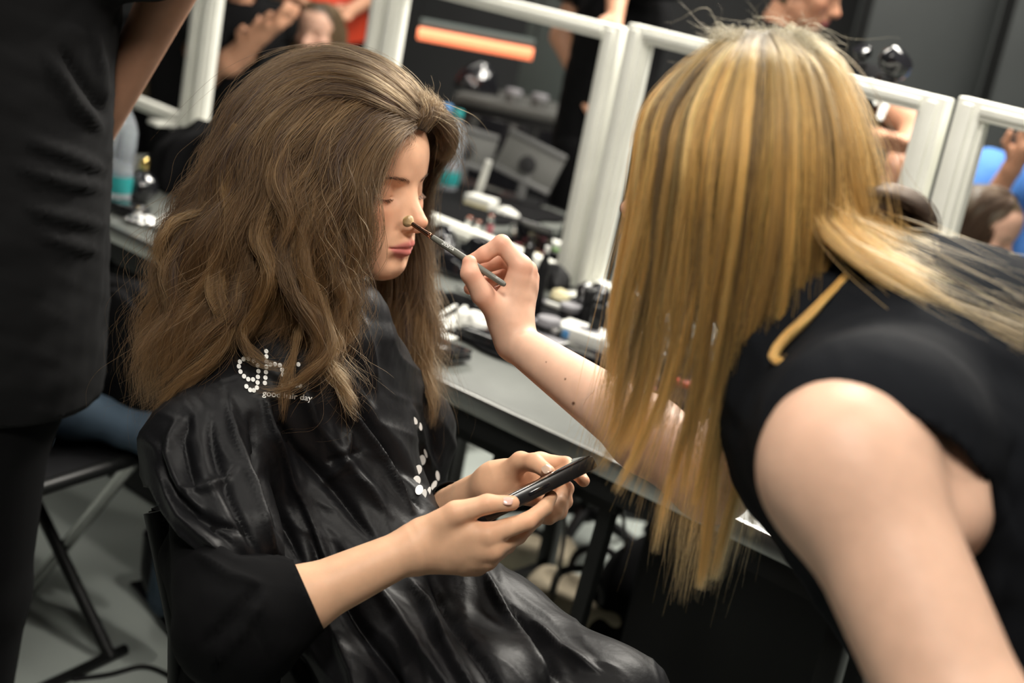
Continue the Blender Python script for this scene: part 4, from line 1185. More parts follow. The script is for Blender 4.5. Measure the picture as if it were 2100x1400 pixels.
hair_join('hair', [
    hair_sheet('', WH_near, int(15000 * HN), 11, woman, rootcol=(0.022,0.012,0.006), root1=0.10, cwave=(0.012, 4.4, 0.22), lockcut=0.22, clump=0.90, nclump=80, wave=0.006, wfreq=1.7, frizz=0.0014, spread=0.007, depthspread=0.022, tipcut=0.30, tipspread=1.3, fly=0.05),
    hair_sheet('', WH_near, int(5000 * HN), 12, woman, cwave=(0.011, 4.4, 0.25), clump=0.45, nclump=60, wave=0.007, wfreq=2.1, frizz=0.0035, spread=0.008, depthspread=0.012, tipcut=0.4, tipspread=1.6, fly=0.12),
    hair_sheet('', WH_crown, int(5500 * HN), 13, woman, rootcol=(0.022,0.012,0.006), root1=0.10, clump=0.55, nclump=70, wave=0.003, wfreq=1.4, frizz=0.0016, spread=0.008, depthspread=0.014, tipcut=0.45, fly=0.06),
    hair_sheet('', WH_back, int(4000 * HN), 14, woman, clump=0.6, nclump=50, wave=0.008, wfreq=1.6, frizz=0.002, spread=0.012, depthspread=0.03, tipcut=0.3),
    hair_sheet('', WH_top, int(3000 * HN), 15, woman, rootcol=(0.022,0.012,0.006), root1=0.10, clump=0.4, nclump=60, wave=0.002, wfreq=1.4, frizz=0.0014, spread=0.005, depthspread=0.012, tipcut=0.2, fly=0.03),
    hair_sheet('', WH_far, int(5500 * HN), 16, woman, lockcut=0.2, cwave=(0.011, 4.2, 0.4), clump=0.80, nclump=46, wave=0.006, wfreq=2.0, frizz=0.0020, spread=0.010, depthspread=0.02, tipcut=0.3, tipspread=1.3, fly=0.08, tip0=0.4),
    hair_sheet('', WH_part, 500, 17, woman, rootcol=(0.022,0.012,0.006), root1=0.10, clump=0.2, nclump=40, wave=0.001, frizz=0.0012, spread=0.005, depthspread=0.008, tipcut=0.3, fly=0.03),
    hair_sheet('', [G((832,262,1.702),(838,285,1.693),(828,305,1.690),(806,318,1.688)), G((848,262,1.706),(849,288,1.700),(843,312,1.697))], 26, 18, woman, r=0.00007, clump=0.1, nclump=4, wave=0.001, frizz=0.001, spread=0.003, depthspread=0.002, tipcut=0.4),
] + [hair_sheet('', lock_pair(lk[0], 0.011 if lk[1] > 200 else 0.0045, i), int(lk[1] * 1.2), 40 + i, woman, pal=LIGHTER if lk[2] else BR, clump=0.35, nclump=9, wave=0.003, wfreq=2.2, frizz=0.0013, spread=0.0022, depthspread=0.006, tipcut=0.40, tipspread=1.0, fly=0.04, lockcut=0.2) for i, lk in enumerate(LOCKS)], woman, 'long wavy mid brown hair with lighter ends')
# ------------------------------------------------------------------ the standing make-up artist
AW = yaw_frame(math.radians(150), 0.16); AP = C(1522, 432, 1.215); AS = 1.0
a_local, a_world = head_frame(AW, AP, AS)
artist = empty('person', (0.50, 1.05, 0), 0, 'make-up artist with long streaky blonde hair in a black sleeveless top, holding the brush', 'person')
a_neck0 = a_world(np.array([[-0.015, 0, -0.045]]))[0]; a_neck1 = C(1680, 640, 1.19)
AK = 1.07
def ks(P): return (cO + (P - cO) / AK).astype(np.float32)
a_shN = C(1742, 952, 0.945); a_shF = C(1650, 760, 1.50)
a_elN = C(1992, 1520, 0.86)
a_elF = C(1462, 985, 1.43); a_wrF = C(1057, 700, 1.665)
a_chest = C(1810, 880, 1.18); a_belly = C(2070, 1150, 1.17); a_hip = C(2330, 1480, 1.14)
h2_palm = [(C(1040, 668, 1.660), .0155), (C(1054, 664, 1.664), .0155), (C(1064, 664, 1.672), .0145), (C(1070, 664, 1.682), .0130)]
h2_f = [
    [(C(1068, 546, 1.650), .0125), (C(1029, 499, 1.648), .0100), (C(994, 521, 1.652), .0090), (C(969, 533, 1.656), .0074)],
    [(C(1079, 556, 1.668), .0122), (C(1036, 532, 1.690), .0095), (C(990, 548, 1.690), .0085), (C(956, 561, 1.682), .0072)],
    [(C(1084, 570, 1.684), .0115), (C(1036, 558, 1.712), .0090), (C(998, 580, 1.708), .0080), (C(963, 592, 1.696), .0070)],
    [(C(1084, 588, 1.698), .0100), (C(1044, 588, 1.722), .0080), (C(1008, 606, 1.715), .0072), (C(978, 612, 1.705), .0064)]]
h2_t = [(C(1028, 645, 1.655), .0165), (C(990, 603, 1.634), .0128), (C(964, 561, 1.624), .0104), (C(963, 538, 1.626), .0086)]

def artist_hand(P):
    d = hand_sdf(P, None, h2_palm, h2_f, h2_t)
    d = smin(d, cone(P, C(1040, 655, 1.662), C(1050, 610, 1.662), .020, .016), 0.015)
    fore = chain(P, [a_elF, a_elF * 0.70 + a_wrF * 0.30, a_wrF], [0.040, 0.0385, 0.0225], 0.02)
    d = smin(d, smin(fore, cone(P, a_wrF, h2_palm[1][0], 0.0225, 0.0200), 0.01), 0.014)
    return smin(d, cone(P, a_shF, a_elF, 0.048, 0.039), 0.02)
def artist_trunk(P):
    d = cone(P, a_neck0, a_neck1, 0.050, 0.058)
    d = smin(d, cone(P, a_neck1, C(1900, 800, 1.20), 0.060, 0.105), 0.05)
    d = smin(d, cone(P, a_shN + (0.02, 0.05, 0), a_shF, 0.062, 0.055), 0.06)
    d = smin(d, cone(P, a_chest, a_belly, 0.115, 0.115), 0.05)
    d = smin(d, cone(P, C(1930, 850, 1.15), a_belly, 0.125, 0.12), 0.05)
    d = smin(d, cone(P, C(1940, 980, 1.05), C(2060, 1100, 1.08), 0.062, 0.070), 0.05)
    d = smin(d, cone(P, a_belly, a_hip, 0.115, 0.150), 0.06)
    return d
def artist_arm(P):
    d = cone(P, a_shN, a_elN, 0.0500, 0.0425)
    d = smin(d, ell(P, a_shN - cR * 0.004 - cU * 0.005, (0.054, 0.054, 0.054)), 0.03)
    fe = a_elN + np.array([0.16, 0.04, -0.18])
    d = smin(d, chain(P, [a_elN, fe], [0.041, 0.027], 0.02), 0.02)
    return d
def artist_legs(P):
    d = None
    for s_ in (-1, 1):
        hp = a_hip + np.array([0.0, 0.09 * s_, -0.04]); kn = hp + np.array([-0.03, 0.01 * s_, -0.40]); an = kn + np.array([0.05, 0, -0.42]); an[2] = 0.17
        q = chain(P, [hp, kn, an, an + (-0.14, 0, -0.04)], [0.09, 0.060, 0.040, 0.032], 0.02)
        d = q if d is None else smin(d, q, 0.01)
    return d
def artist_body(P):
    Q = ks(P)
    d = smin(artist_trunk(Q), head_sdf(a_local(Q)) * AS, 0.03)
    d = smin(d, artist_arm(Q), 0.030)
    d = smin(d, smin(artist_legs(Q), cone(Q, C(1905, 960, 0.965), C(1922, 1052, 0.955), 0.038, 0.036), 0.012), 0.010) * AK
    return smin(d, artist_hand(P), 0.006)
parts = []
lo, hi = bbox_around([c[0] for f_ in h2_f + [h2_t] for c in f_] + [a_wrF, C(1270, 862, 1.56)], 0.030)
parts.append(sdf_mesh(artist_hand, lo, hi, 0.0015))
lo, hi = bbox_around([cO + (a_world(np.array([c]))[0] - cO) * AK for c in ((-.10, -.08, -.11), (.12, .08, .13), (.12, -.08, -.11), (-.1, .08, .13))], 0.008)
parts.append(sdf_mesh(artist_body, lo, hi, 0.0024))
coarse = sdf_mesh(artist_body, *bbox_around([a_neck0, a_shN, a_shF, a_hip, a_hip * (1, 1, 0.0) + (0, 0, 0.1), a_elN, a_elF, a_wrF, C(1058, 720, 1.66)], 0.19), 0.0062)
boxes = [(p_[0].min(0), p_[0].max(0)) for p_ in parts]
coarse = (coarse[0], outside(coarse[0], coarse[1], boxes))
Vb, Fb = join_meshes(parts + [coarse])
ASK = np.array([0.74, 0.465, 0.335])
loc = a_local(ks(Vb).astype(float))
colr = head_color(loc, ASK, hairc=(0.16, 0.11, 0.05))
notH = (np.abs(loc) > (0.13, 0.09, 0.14)).any(1) | (loc[:, 2] < -0.10)
colr[notH] = skin_tint(Vb[notH], ASK, [c[0] for f_ in h2_f for c in f_] + [c[0] for c in h2_t[1:]], r=0.014, tint=(1.05, 0.66, 0.60), amt=0.75)
x_, y_, _w = PX(Vb)
for mx_, my_, mr_ in ((1176, 827, 3.6), (1159, 777, 2.2), (1120, 742, 1.6)):
    m_ = np.exp(-(((x_ - mx_) ** 2 + (y_ - my_) ** 2) / mr_ ** 2) ** 2)[:, None] * (_w < 1.7)[:, None]; colr = colr * (1 - m_) + np.array((0.10, 0.035, 0.02)) * m_
me = mesh_from('body', Vb, Fb); set_col(me, colr)
link('body', me, M['skin'], artist, True)
brow_lash(AW, cO + (np.array(AP) - cO) * AK, AS * AK, artist, M['hair'], nb=90, nl=50)
ep = cO + (a_world(np.array([[-0.002, 0.083, -0.020]]))[0] - cO) * AK
MB().tube([ep, ep + (0, -0.003, 0)], [0.0035, 0.0030], 12).lathe([(0.0005, -0.004), (0.0036, -0.002), (0.0040, 0.001), (0.0005, 0.004)], 12, TR(tuple(ep))).build('earring', M['steel'], artist, True)

# black sleeveless top
M['top'] = mat('black_cotton_top', (0.009, 0.010, 0.0125), 0.9, spec=0.10, bump=(500, 0.2, 0.0006))
def top_sdf(P):
    P = ks(P)
    d = artist_trunk(P) - 0.009
    d = smin(d, cone(P, a_shN + cU * 0.008 + (0.03, 0.035, 0), a_chest, 0.066, 0.10), 0.03)
    return d * AK
V_, F_ = sdf_mesh(top_sdf, *bbox_around([a_neck1, a_shN, a_shF, a_hip, a_belly, a_chest], 0.22), 0.0055)
N_ = vnormals(V_, F_)
V_ = apply_folds(V_, N_, [([(1600, 1000), (1650, 1200), (1760, 1380)], 0.006, 30), ([(2050, 1150), (2030, 1280), (2080, 1390)], 0.006, 22), ([(1850, 640), (1980, 700), (2090, 760)], 0.004, 26), ([(2080, 900), (2070, 1000), (2090, 1100)], -0.004, 20)], namp=0.0015)
cc = V_[F_].mean(1); cx, cy, cw = PX(cc)
ARMH = [(1570, 905), (1588, 862), (1640, 833), (1720, 822), (1800, 832), (1890, 862), (1965, 912), (2012, 975), (2029, 1040), (2022, 1095), (1990, 1140), (1940, 1135), (1860, 1180), (1760, 1190), (1660, 1130), (1600, 1050), (1575, 970)]
cut = in_poly(cx, cy, ARMH) & (cw < 1.20)
cc = ks(cc).astype(float)
cut |= np.linalg.norm(cc - (a_neck0 * 0.45 + a_neck1 * 0.55), axis=1) < 0.085
cut |= np.linalg.norm(cc - a_shF, axis=1) < 0.070
hipn = (a_hip - a_belly) / np.linalg.norm(a_hip - a_belly)
cut |= (cc - a_hip) @ hipn > 0.02
V_ = edge_snap(V_, F_[~cut], ARMH, near=lambda q: PX(q)[2] < 1.20)
tp = link('sleeveless_top', mesh_from('top', V_, F_[~cut]), M['top'], artist, True)
sm = tp.modifiers.new('thickness', 'SOLIDIFY'); sm.thickness = 0.003; sm.offset = 1
# rolled edge around the armhole
btop = BVHTree.FromPolygons([tuple(v) for v in V_], [tuple(int(i) for i in f) for f in F_[~cut]])
V_, F_ = sdf_mesh(lambda P: (smin(artist_legs(ks(P)), cone(ks(P), a_hip, a_hip + (0, 0, -0.03), 0.15, 0.12), 0.04) - 0.012) * AK, *bbox_around([a_hip, a_hip * (1, 1, 0.1), a_hip + (-0.1, 0.1, -.3), a_hip + (0.1, -.1, 0)], 0.2), 0.012)
_c = ks(V_[F_].mean(1)).astype(float); F_ = F_[((_c - a_hip) @ hipn > -0.03) | (_c[:, 2] < a_hip[2] - 0.12)]
link('trousers', mesh_from('trousers', V_, F_), M['knit'], artist, True)

# hair
BL = [np.array(c) for c in ((0.86, 0.52, 0.16), (0.76, 0.42, 0.12), (0.92, 0.62, 0.24), (0.060, 0.038, 0.024), (0.11, 0.070, 0.040), (0.56, 0.33, 0.11), (0.80, 0.48, 0.15))]
AH = [
 G((1512,74,1.21),(1405,138,1.20),(1322,230,1.20),(1304,340,1.205),(1290,460,1.225),(1250,620,1.265),(1224,760,1.305),(1206,935,1.345)),
 G((1525,72,1.18),(1432,130,1.145),(1358,230,1.13),(1338,350,1.13),(1318,500,1.155),(1285,680,1.205),(1255,840,1.25),(1215,965,1.295)),
 G((1535,70,1.165),(1472,130,1.11),(1415,240,1.09),(1398,380,1.09),(1375,560,1.125),(1330,760,1.185),(1290,900,1.225),(1240,990,1.25)),
 G((1545,68,1.155),(1512,130,1.09),(1475,250,1.065),(1455,400,1.065),(1430,600,1.105),(1395,800,1.165),(1355,950,1.21),(1330,1080,1.24)),
 G((1555,67,1.15),(1545,130,1.08),(1530,250,1.055),(1510,400,1.055),(1475,600,1.095),(1440,850,1.17),(1412,1050,1.23),(1385,1250,1.285)),
 G((1565,68,1.15),(1580,130,1.08),(1582,260,1.05),(1568,420,1.055),(1530,640,1.10),(1480,850,1.165),(1445,1050,1.225),(1400,1235,1.275)),
 G((1575,69,1.15),(1612,130,1.085),(1626,260,1.055),(1618,430,1.06),(1588,640,1.10),(1535,850,1.165),(1500,1050,1.225),(1468,1215,1.27)),
 G((1585,70,1.16),(1642,132,1.095),(1672,270,1.065),(1668,430,1.07),(1645,600,1.105),(1590,760,1.14),(1545,950,1.20),(1490,1185,1.265)),
 G((1595,72,1.17),(1668,138,1.11),(1708,270,1.085),(1715,420,1.09),(1695,560,1.105),(1640,710,1.125),(1600,880,1.16),(1562,1110,1.22)),
]
AB = [
 G((1600,72,1.19),(1692,140,1.135),(1738,270,1.11),(1752,390,1.11),(1758,480,1.12),(1722,560,1.11),(1670,640,1.10),(1610,760,1.11)),
 G((1605,72,1.20),(1712,148,1.16),(1762,290,1.14),(1775,400,1.14),(1785,470,1.15),(1790,520,1.15),(1745,560,1.13)),
]
ABACK = [
 G((1640,180,1.13),(1658,330,1.085),(1668,440,1.075),(1720,500,1.07),(1820,565,1.055),(1950,640,1.035),(2120,725,1.01)),
 G((1725,240,1.12),(1765,380,1.13),(1800,470,1.13),(1880,530,1.10),(1990,590,1.075),(2130,665,1.04)),
 G((1762,330,1.15),(1795,430,1.16),(1850,478,1.16),(1940,535,1.15),(2040,590,1.14),(2140,640,1.12)),
]
LOCK = [G((1735,560,1.09),(1660,640,1.065),(1600,700,1.06),(1585,735,1.055),(1640,742,1.045),(1705,728,1.035),(1728,750,1.03),(1690,790,1.03),(1630,815,1.035),(1590,845,1.04)),
        G((1738,565,1.09),(1664,645,1.065),(1603,703,1.06),(1588,739,1.055),(1642,745,1.045),(1703,731,1.035),(1724,752,1.03),(1688,793,1.03),(1628,818,1.035),(1588,850,1.04))]
BUN = []
for k in range(5):
    r_ = 0.014 + 0.007 * k; cx0, cy0 = 1795, 462
    BUN.append(np.array([C(cx0 + 2500 * r_ * 1.15 * math.cos(q), cy0 + 2500 * r_ * 0.75 * math.sin(q), 1.15 - 0.03 * math.sin(q * 0.5)) for q in np.linspace(2.6, 2.6 + 6.2, 9)]))
for L_ in (AH, AB, ABACK, LOCK, BUN):
    for k in range(len(L_)): L_[k] = cO + (L_[k] - cO) * AK
def astreak(sheet_args, seed, **kw):
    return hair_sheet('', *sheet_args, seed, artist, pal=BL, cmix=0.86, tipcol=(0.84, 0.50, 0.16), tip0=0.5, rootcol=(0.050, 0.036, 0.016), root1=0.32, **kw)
hair_join('hair', [
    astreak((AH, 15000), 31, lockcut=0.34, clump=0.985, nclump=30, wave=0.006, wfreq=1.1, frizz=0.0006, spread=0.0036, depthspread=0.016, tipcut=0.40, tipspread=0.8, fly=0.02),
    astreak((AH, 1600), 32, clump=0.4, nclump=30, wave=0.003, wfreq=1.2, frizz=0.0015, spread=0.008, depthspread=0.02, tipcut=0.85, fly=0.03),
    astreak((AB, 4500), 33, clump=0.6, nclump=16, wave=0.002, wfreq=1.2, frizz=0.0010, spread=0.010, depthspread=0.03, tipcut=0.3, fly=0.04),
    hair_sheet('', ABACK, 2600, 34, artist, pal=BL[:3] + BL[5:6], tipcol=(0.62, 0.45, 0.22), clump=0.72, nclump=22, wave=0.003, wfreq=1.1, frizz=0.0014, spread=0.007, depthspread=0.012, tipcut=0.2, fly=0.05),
    hair_sheet('', LOCK, 260, 35, artist, pal=BL[:3], tipcol=(0.55, 0.36, 0.15), clump=0.5, nclump=3, wave=0.0, wfreq=1.1, frizz=0.0008, spread=0.0025, depthspread=0.004, tipcut=0.3),
    hair_sheet('', BUN, 2200, 36, artist, pal=[(0.07, 0.045, 0.032), (0.10, 0.065, 0.045)], tipcol=(0.12, 0.08, 0.05), clump=0.3, nclump=12, wave=0.0, wfreq=1.1, frizz=0.001, spread=0.004, depthspread=0.03, tipcut=0.1),
    hair_sheet('', [G((1500,76,1.28),(1480,90,1.25),(1440,110,1.24)), G((1560,66,1.28),(1560,80,1.24),(1560,100,1.20)), G((1620,74,1.28),(1660,95,1.23),(1690,130,1.21))], 1500, 37, artist, pal=[(0.13,0.10,0.05)], tipcol=(0.2, 0.15, 0.07), clump=0.1, nclump=30, wave=0.0, frizz=0.003, spread=0.008, depthspread=0.02, fly=0.1, r=0.00014),
], artist, 'long straight hair streaked blonde over brown')
hb = MB()
# ------------------------------------------------------------------ the other people
def simple_person(label, hc, az, hip, skincol, topmat, legmat, hairpal, arms, pitch=0.1, stand=True, s=1.0, hairlen=0.30, h=0.008, nhair=2500, topm_shape=1.0, knees=None, haircol=(0.05, 0.035, 0.02), face_h=0.003, bun=False, hips_r=0.13, long=False, folds=None):
    """head centre hc, heading az, hip centre hip; arms: two lists of (shoulder, elbow, wrist) points"""
    hc = np.asarray(hc, float); hip = np.asarray(hip, float)
    Wm = yaw_frame(az, pitch); tl_, tw_ = head_frame(Wm, hc, s)
    root = empty('person', (hip[0], hip[1], 0), 0, label, 'person')
    n0 = tw_(np.array([[-0.015, 0, -0.05]]))[0]; f = np.array([math.cos(az), math.sin(az), 0]); l = np.array([-math.sin(az), math.cos(az), 0])
    n1 = n0 + np.array([0, 0, -0.11]) - f * 0.035
    up = (n1 - hip); upn = up / np.linalg.norm(up)
    sh = [n1 + l * 0.165 - (0, 0, 0.04), n1 - l * 0.165 - (0, 0, 0.04)]
    chest = n1 - upn * 0.20 + f * 0.02
    def trunk(P):
        d = cone(P, n0, n1, 0.052, 0.060)
        d = smin(d, cone(P, sh[0], sh[1], 0.055, 0.055), 0.05)
        d = smin(d, cone(P, n1 - upn * 0.08, chest, 0.08, 0.115), 0.06)
        d = smin(d, cone(P, chest - l * 0.05, hip - l * 0.05, 0.10, hips_r - 0.02), 0.05)
        return smin(d, cone(P, chest + l * 0.05, hip + l * 0.05, 0.10, hips_r - 0.02), 0.05)
    legs = []
    for k, s_ in enumerate((1, -1)):
        hp = hip + l * 0.085 * s_ - (0, 0, 0.03)
        if stand: kn = hp + (0, 0, -(hp[2] - 0.1) * 0.5) + f * 0.02
        else: kn = (knees[k] if knees else hp + f * 0.42)
        kn = np.asarray(kn, float)
        an = kn.copy() + (0 if stand else 1) * f * 0.03; an[2] = 0.09
        legs.append((hp, kn, an, an + f * 0.15 - (0, 0, 0.045)))
    def legsd(P, o=0.0):
        d = None
        for c in legs:
            q = chain(P, c[:3], [0.092, 0.062, 0.042], 0.02) - o
            d = q if d is None else smin(d, q, 0.02)
        return d
    def armd(P):
        d = None
        for a3 in arms:
            q = chain(P, a3, [0.048, 0.040, 0.025], 0.015)
            w_, e_ = np.asarray(a3[2]), np.asarray(a3[1]); v = (w_ - e_) / np.linalg.norm(w_ - e_)
            perp = np.cross(v, (0.3, 0.2, 1)); perp /= np.linalg.norm(perp)
            q = smin(q, cone(P, w_, w_ + v * 0.07, 0.024, 0.026), 0.012)
            for j in range(4):
                b0 = w_ + v * 0.085 + perp * (j - 1.5) * 0.017; dn = np.cross(perp, v)
                q = smin(q, chain(P, [b0, b0 + v * 0.035 + dn * 0.006, b0 + v * 0.055 + dn * 0.022], [.0105, .009, .0075], .004), 0.004)
            q = smin(q, chain(P, [w_ + v * 0.03 + perp * 0.02, w_ + v * 0.06 + perp * 0.048, w_ + v * 0.09 + perp * 0.052], [.013, .011, .009], .005), 0.006)
            d = q if d is None else smin(d, q, 0.01)
        return d
    def body(P):
        d = smin(trunk(P), head_sdf(tl_(P)) * s, 0.03)
        d = smin(smin(d, armd(P), 0.02), legsd(P), 0.03)
        for c in legs: d = smin(d, cone(P, c[2], c[3], 0.035, 0.03), 0.02)
        return d
    pts = [hc + (0, 0, 0.05), hip] + [q for a3 in arms for q in a3] + [q for c in legs for q in c] + sh
    V, Fq = sdf_mesh(body, *bbox_around(pts, 0.16), h)
    hl, hh = bbox_around([hc], 0.135)
    V2, F2 = sdf_mesh(lambda P: smin(trunk(P), head_sdf(tl_(P)) * s, 0.03), hl, hh, face_h)
    V, Fq = join_meshes([(V2, F2), (V, outside(V, Fq, [(hl, hh)]))])
    col = head_color(tl_(V), skincol, hairc=haircol); q = tl_(V)
    nh = (np.abs(q) > (0.13, 0.09, 0.14)).any(1) | (q[:, 2] < -0.10); col[nh] = skincol
    me = mesh_from('body', V, Fq); set_col(me, col); link('body', me, M['skin'], root, True)
    V, Fq = sdf_mesh(lambda P: smin(trunk(P) - 0.012 * topm_shape, min_arm(P), 0.02), *bbox_around([n1, hip] + sh + [a3[1] for a3 in arms], 0.17), h) if False else sdf_mesh(lambda P: sleeve(P, trunk, arms, topm_shape, long, (chest, hip - upn * 0.16) if topm_shape > 1.4 and hips_r > 0.14 else None), *bbox_around([n1, hip, hip - upn * 0.25] + sh + [np.asarray(a3[0]) * .6 + np.asarray(a3[1]) * .4 for a3 in arms] + ([np.asarray(q) for a3 in arms for q in a3] if long else []), 0.17), h)
    N = vnormals(V, Fq); V = V + N * (0.004 * snoise(V, 16, 3) + 0.003 * np.abs(snoise(V, 28, 8)))[:, None]
    if folds: V = apply_folds(V, N, folds, namp=0.002, ndir=(0.9, 0.3))
    cc = V[Fq].mean(1)
    cut = (np.linalg.norm(cc - n0, axis=1) < 0.10) | ((cc - hip) @ upn < -0.06)
    for a3 in arms:
        if long: continue
        a_, b_ = np.asarray(a3[0]), np.asarray(a3[1]); v = (b_ - a_) / np.linalg.norm(b_ - a_); e = a_ * 0.45 + b_ * 0.55
        cut |= ((cc - e) @ v > 0) & (np.linalg.norm(cc - e, axis=1) < 0.085)
    V = edge_snap(V, Fq[~cut], plane=(hip - upn * 0.06, upn), near=lambda q_: np.abs((q_ - hip) @ upn + 0.06) < 0.02)
    t_ = link('t_shirt', mesh_from('t_shirt', V, Fq[~cut]), topmat, root, True)
    sm = t_.modifiers.new('thickness', 'SOLIDIFY'); sm.thickness = 0.003; sm.offset = 1
    V, Fq = sdf_mesh(lambda P: smin(legsd(P, 0.012 if hips_r < 0.14 else 0.034), cone(P, hip + (0, 0, 0.05), hip - (0, 0, 0.03), hips_r, hips_r), 0.04), *bbox_around([hip] + [q for c in legs for q in c[:3]], 0.16), h * 1.2)
    link('trousers', mesh_from('trousers', V, Fq), legmat, root, True)
    for c in legs:
        MB().tube([c[2] + (0, 0, 0.03), c[2] - (0, 0, 0.04)], [0.05, 0.047], 12).tube([c[2] - f * 0.05 - (0, 0, 0.045), c[2] + f * 0.05 - (0, 0, 0.042), c[3] - (0, 0, 0.008), c[3] + f * 0.03 - (0, 0, 0.01)], [0.040, 0.043, 0.038, 0.02], 12, flat=1).build('shoe', M['black'], root, True)
    if hairpal:
        S = []
        gs = []
        if hairlen > 0.1:
            for k in range(9):
                th = -2.2 + 4.4 * k / 8          # around the back of the head, from one temple to the other
                cx_, sy_ = -math.cos(th), math.sin(th)
                q = [(0.02, 0.002 * sy_, 0.128), (0.01 + 0.05 * cx_, 0.055 * sy_, 0.118), (-0.008 + 0.085 * cx_, 0.083 * sy_, 0.055), (-0.010 + 0.095 * cx_, 0.092 * sy_, -0.01), (-0.02 + 0.095 * cx_, 0.10 * sy_, -0.09)]
                q.append((-0.03 + 0.09 * cx_, 0.10 * sy_, -hairlen * 0.75)); q.append((-0.03 + 0.085 * cx_, 0.095 * sy_, -hairlen))
                gs.append(tw_(np.array(q)))
        else:
            for k in range(9):
                th = -2.0 + 4.0 * k / 8; cx_, sy_ = -math.cos(th), math.sin(th)
                q = [(0.03, 0.002 * sy_, 0.127), (0.01 + 0.05 * cx_, 0.055 * sy_, 0.116), (-0.010 + 0.085 * cx_, 0.080 * sy_, 0.06), (-0.012 + 0.09 * cx_, 0.082 * sy_, 0.0)]
                gs.append(tw_(np.array(q)))
        sh_ = hair_sheet('', gs, nhair, 5, root, pal=hairpal, tipcol=None, r=0.0005, M_=14, clump=0.5, nclump=40, wave=0.004, frizz=0.002, spread=0.006, depthspread=0.012, tipcut=0.3)
        hair_join('hair', [sh_], root)
    return root
def sleeve(P, trunk, arms, k, long=False, box=None):
    d = trunk(P) - 0.014 * k
    if box is not None: d = smin(d, cone(P, box[0], box[1], 0.150, 0.200), 0.05)
    for a3 in arms:
        a_, b_ = np.asarray(a3[0]), np.asarray(a3[1])
        d = smin(d, cone(P, a_, a_ * 0.35 + b_ * 0.65, 0.062 * k, 0.060 * k), 0.04)
        if long: d = smin(d, chain(P, [a_ * 0.5 + b_ * 0.5, b_, b_ * 0.1 + np.asarray(a3[2]) * 0.9], [0.056, 0.050, 0.036], 0.02), 0.02)
    return d

M['tee'] = mat('black_cotton_tee', (0.0085, 0.0085, 0.009), 0.9, spec=0.12, bump=(500, 0.2, 0.0006))
TAN = np.array([0.46, 0.24, 0.15]); FAIR = np.array([0.62, 0.37, 0.27])
# tall figure at the left edge
hipA = C(-72, 690, 2.08); hdA = hipA + np.array([0.03, 0.02, 0.86])
arm1 = (C(300, -250, 1.98), C(350, -20, 2.00), C(228, 225, 2.16))
simple_person('standing figure at the left edge in black T-shirt and black trousers, one bare forearm showing', hdA, math.radians(25), hipA, TAN, M['tee'], M['blackcloth'], [(0.03, 0.02, 0.015)],
    [(hdA + np.array([0.08, -0.14, -0.20]), C(385, -90, 1.98), C(175, 318, 2.16)), (hdA + np.array([-0.1, 0.16, -0.2]), hdA + np.array([-0.25, 0.25, -0.45]), hdA + np.array([-0.20, 0.20, -0.70]))], folds=[([(90, 110), (150, 210), (205, 270)], 0.012, 13), ([(120, 100), (180, 190), (215, 240)], -0.010, 12), ([(50, 285), (140, 318), (215, 350)], 0.010, 11), ([(20, 335), (130, 372), (215, 388)], 0.009, 10), ([(50, 425), (150, 450), (215, 465)], 0.008, 10), ([(70, 478), (140, 500), (205, 520)], 0.007, 9), ([(190, 60), (205, 150), (208, 230)], 0.008, 9)], topm_shape=1.5, hairlen=0.05, h=0.007, hips_r=0.165)
# beyond the frames
q = C(1655, -18, 3.95)
simple_person('person in black T-shirt with folded bare arms standing beyond the frame, head above it', q, math.radians(-20), np.array([q[0] + 0.10, q[1] + 0.05, 0.92]), TAN, M['blackcloth'], M['blackcloth'], [(0.03, 0.02, 0.015)],
    [(q + np.array([0.19, -0.12, -0.22]), C(1880, 262, 3.75), C(1800, 405, 3.62)), (q + np.array([-0.15, 0.1, -0.22]), C(1640, 250, 3.8), C(1800, 285, 3.65))], pitch=0.35, hairlen=0.05, face_h=0.004)
q = C(1998, 482, 3.55)
simple_person('brunette woman looking down, seated beyond the far right frame', q, math.radians(-25), np.array([q[0] - 0.05, q[1], 0.55]), FAIR, M['blackcloth'], M['blackcloth'], [(0.035, 0.019, 0.010), (0.055, 0.03, 0.016)],
    [(q + np.array([0.05, -0.16, -0.24]), q + np.array([0.12, -0.2, -0.46]), q + np.array([0.3, -0.1, -0.5])), (q + np.array([-0.1, 0.16, -0.24]), q + np.array([0.0, 0.2, -0.45]), q + np.array([0.2, 0.1, -0.5]))], stand=False, pitch=0.30, hairlen=0.33, face_h=0.0035, long=True)
q = C(2185, 262, 3.95)
simple_person('person in bright blue shirt bending over behind the brunette at the far right', q, math.radians(-90), np.array([q[0] + 0.02, q[1] + 0.14, 0.80]), TAN, M['bluecloth'], M['blackcloth'], [(0.05, 0.03, 0.02)],
    [(q + np.array([0.17, 0, -0.24]), q + np.array([0.22, -0.08, -0.48]), q + np.array([0.1, -0.25, -0.5])), (q + np.array([-0.17, 0, -0.22]), q + np.array([-0.24, -0.10, -0.44]), C(2075, 345, 3.72))], topm_shape=1.9, hairlen=0.05, face_h=0.005)
q = C(655, 78, 5.3)
simple_person('fair-skinned woman with light brown hair seated beyond the frame above the brown-haired head', q, math.radians(-110), np.array([q[0], q[1] + 0.05, 0.58]), FAIR, M['blackcloth'], M['blackcloth'], [(0.22, 0.15, 0.08), (0.15, 0.10, 0.055)],
    [(q + np.array([0.17, 0, -0.24]), q + np.array([0.2, -0.05, -0.45]), q + np.array([0.1, -0.25, -0.5])), (q + np.array([-0.17, 0, -0.24]), q + np.array([-0.2, -0.05, -0.45]), q + np.array([-0.1, -0.25, -0.5]))], stand=False, pitch=0.1, hairlen=0.25, face_h=0.004)
q = C(700, -150, 6.0)
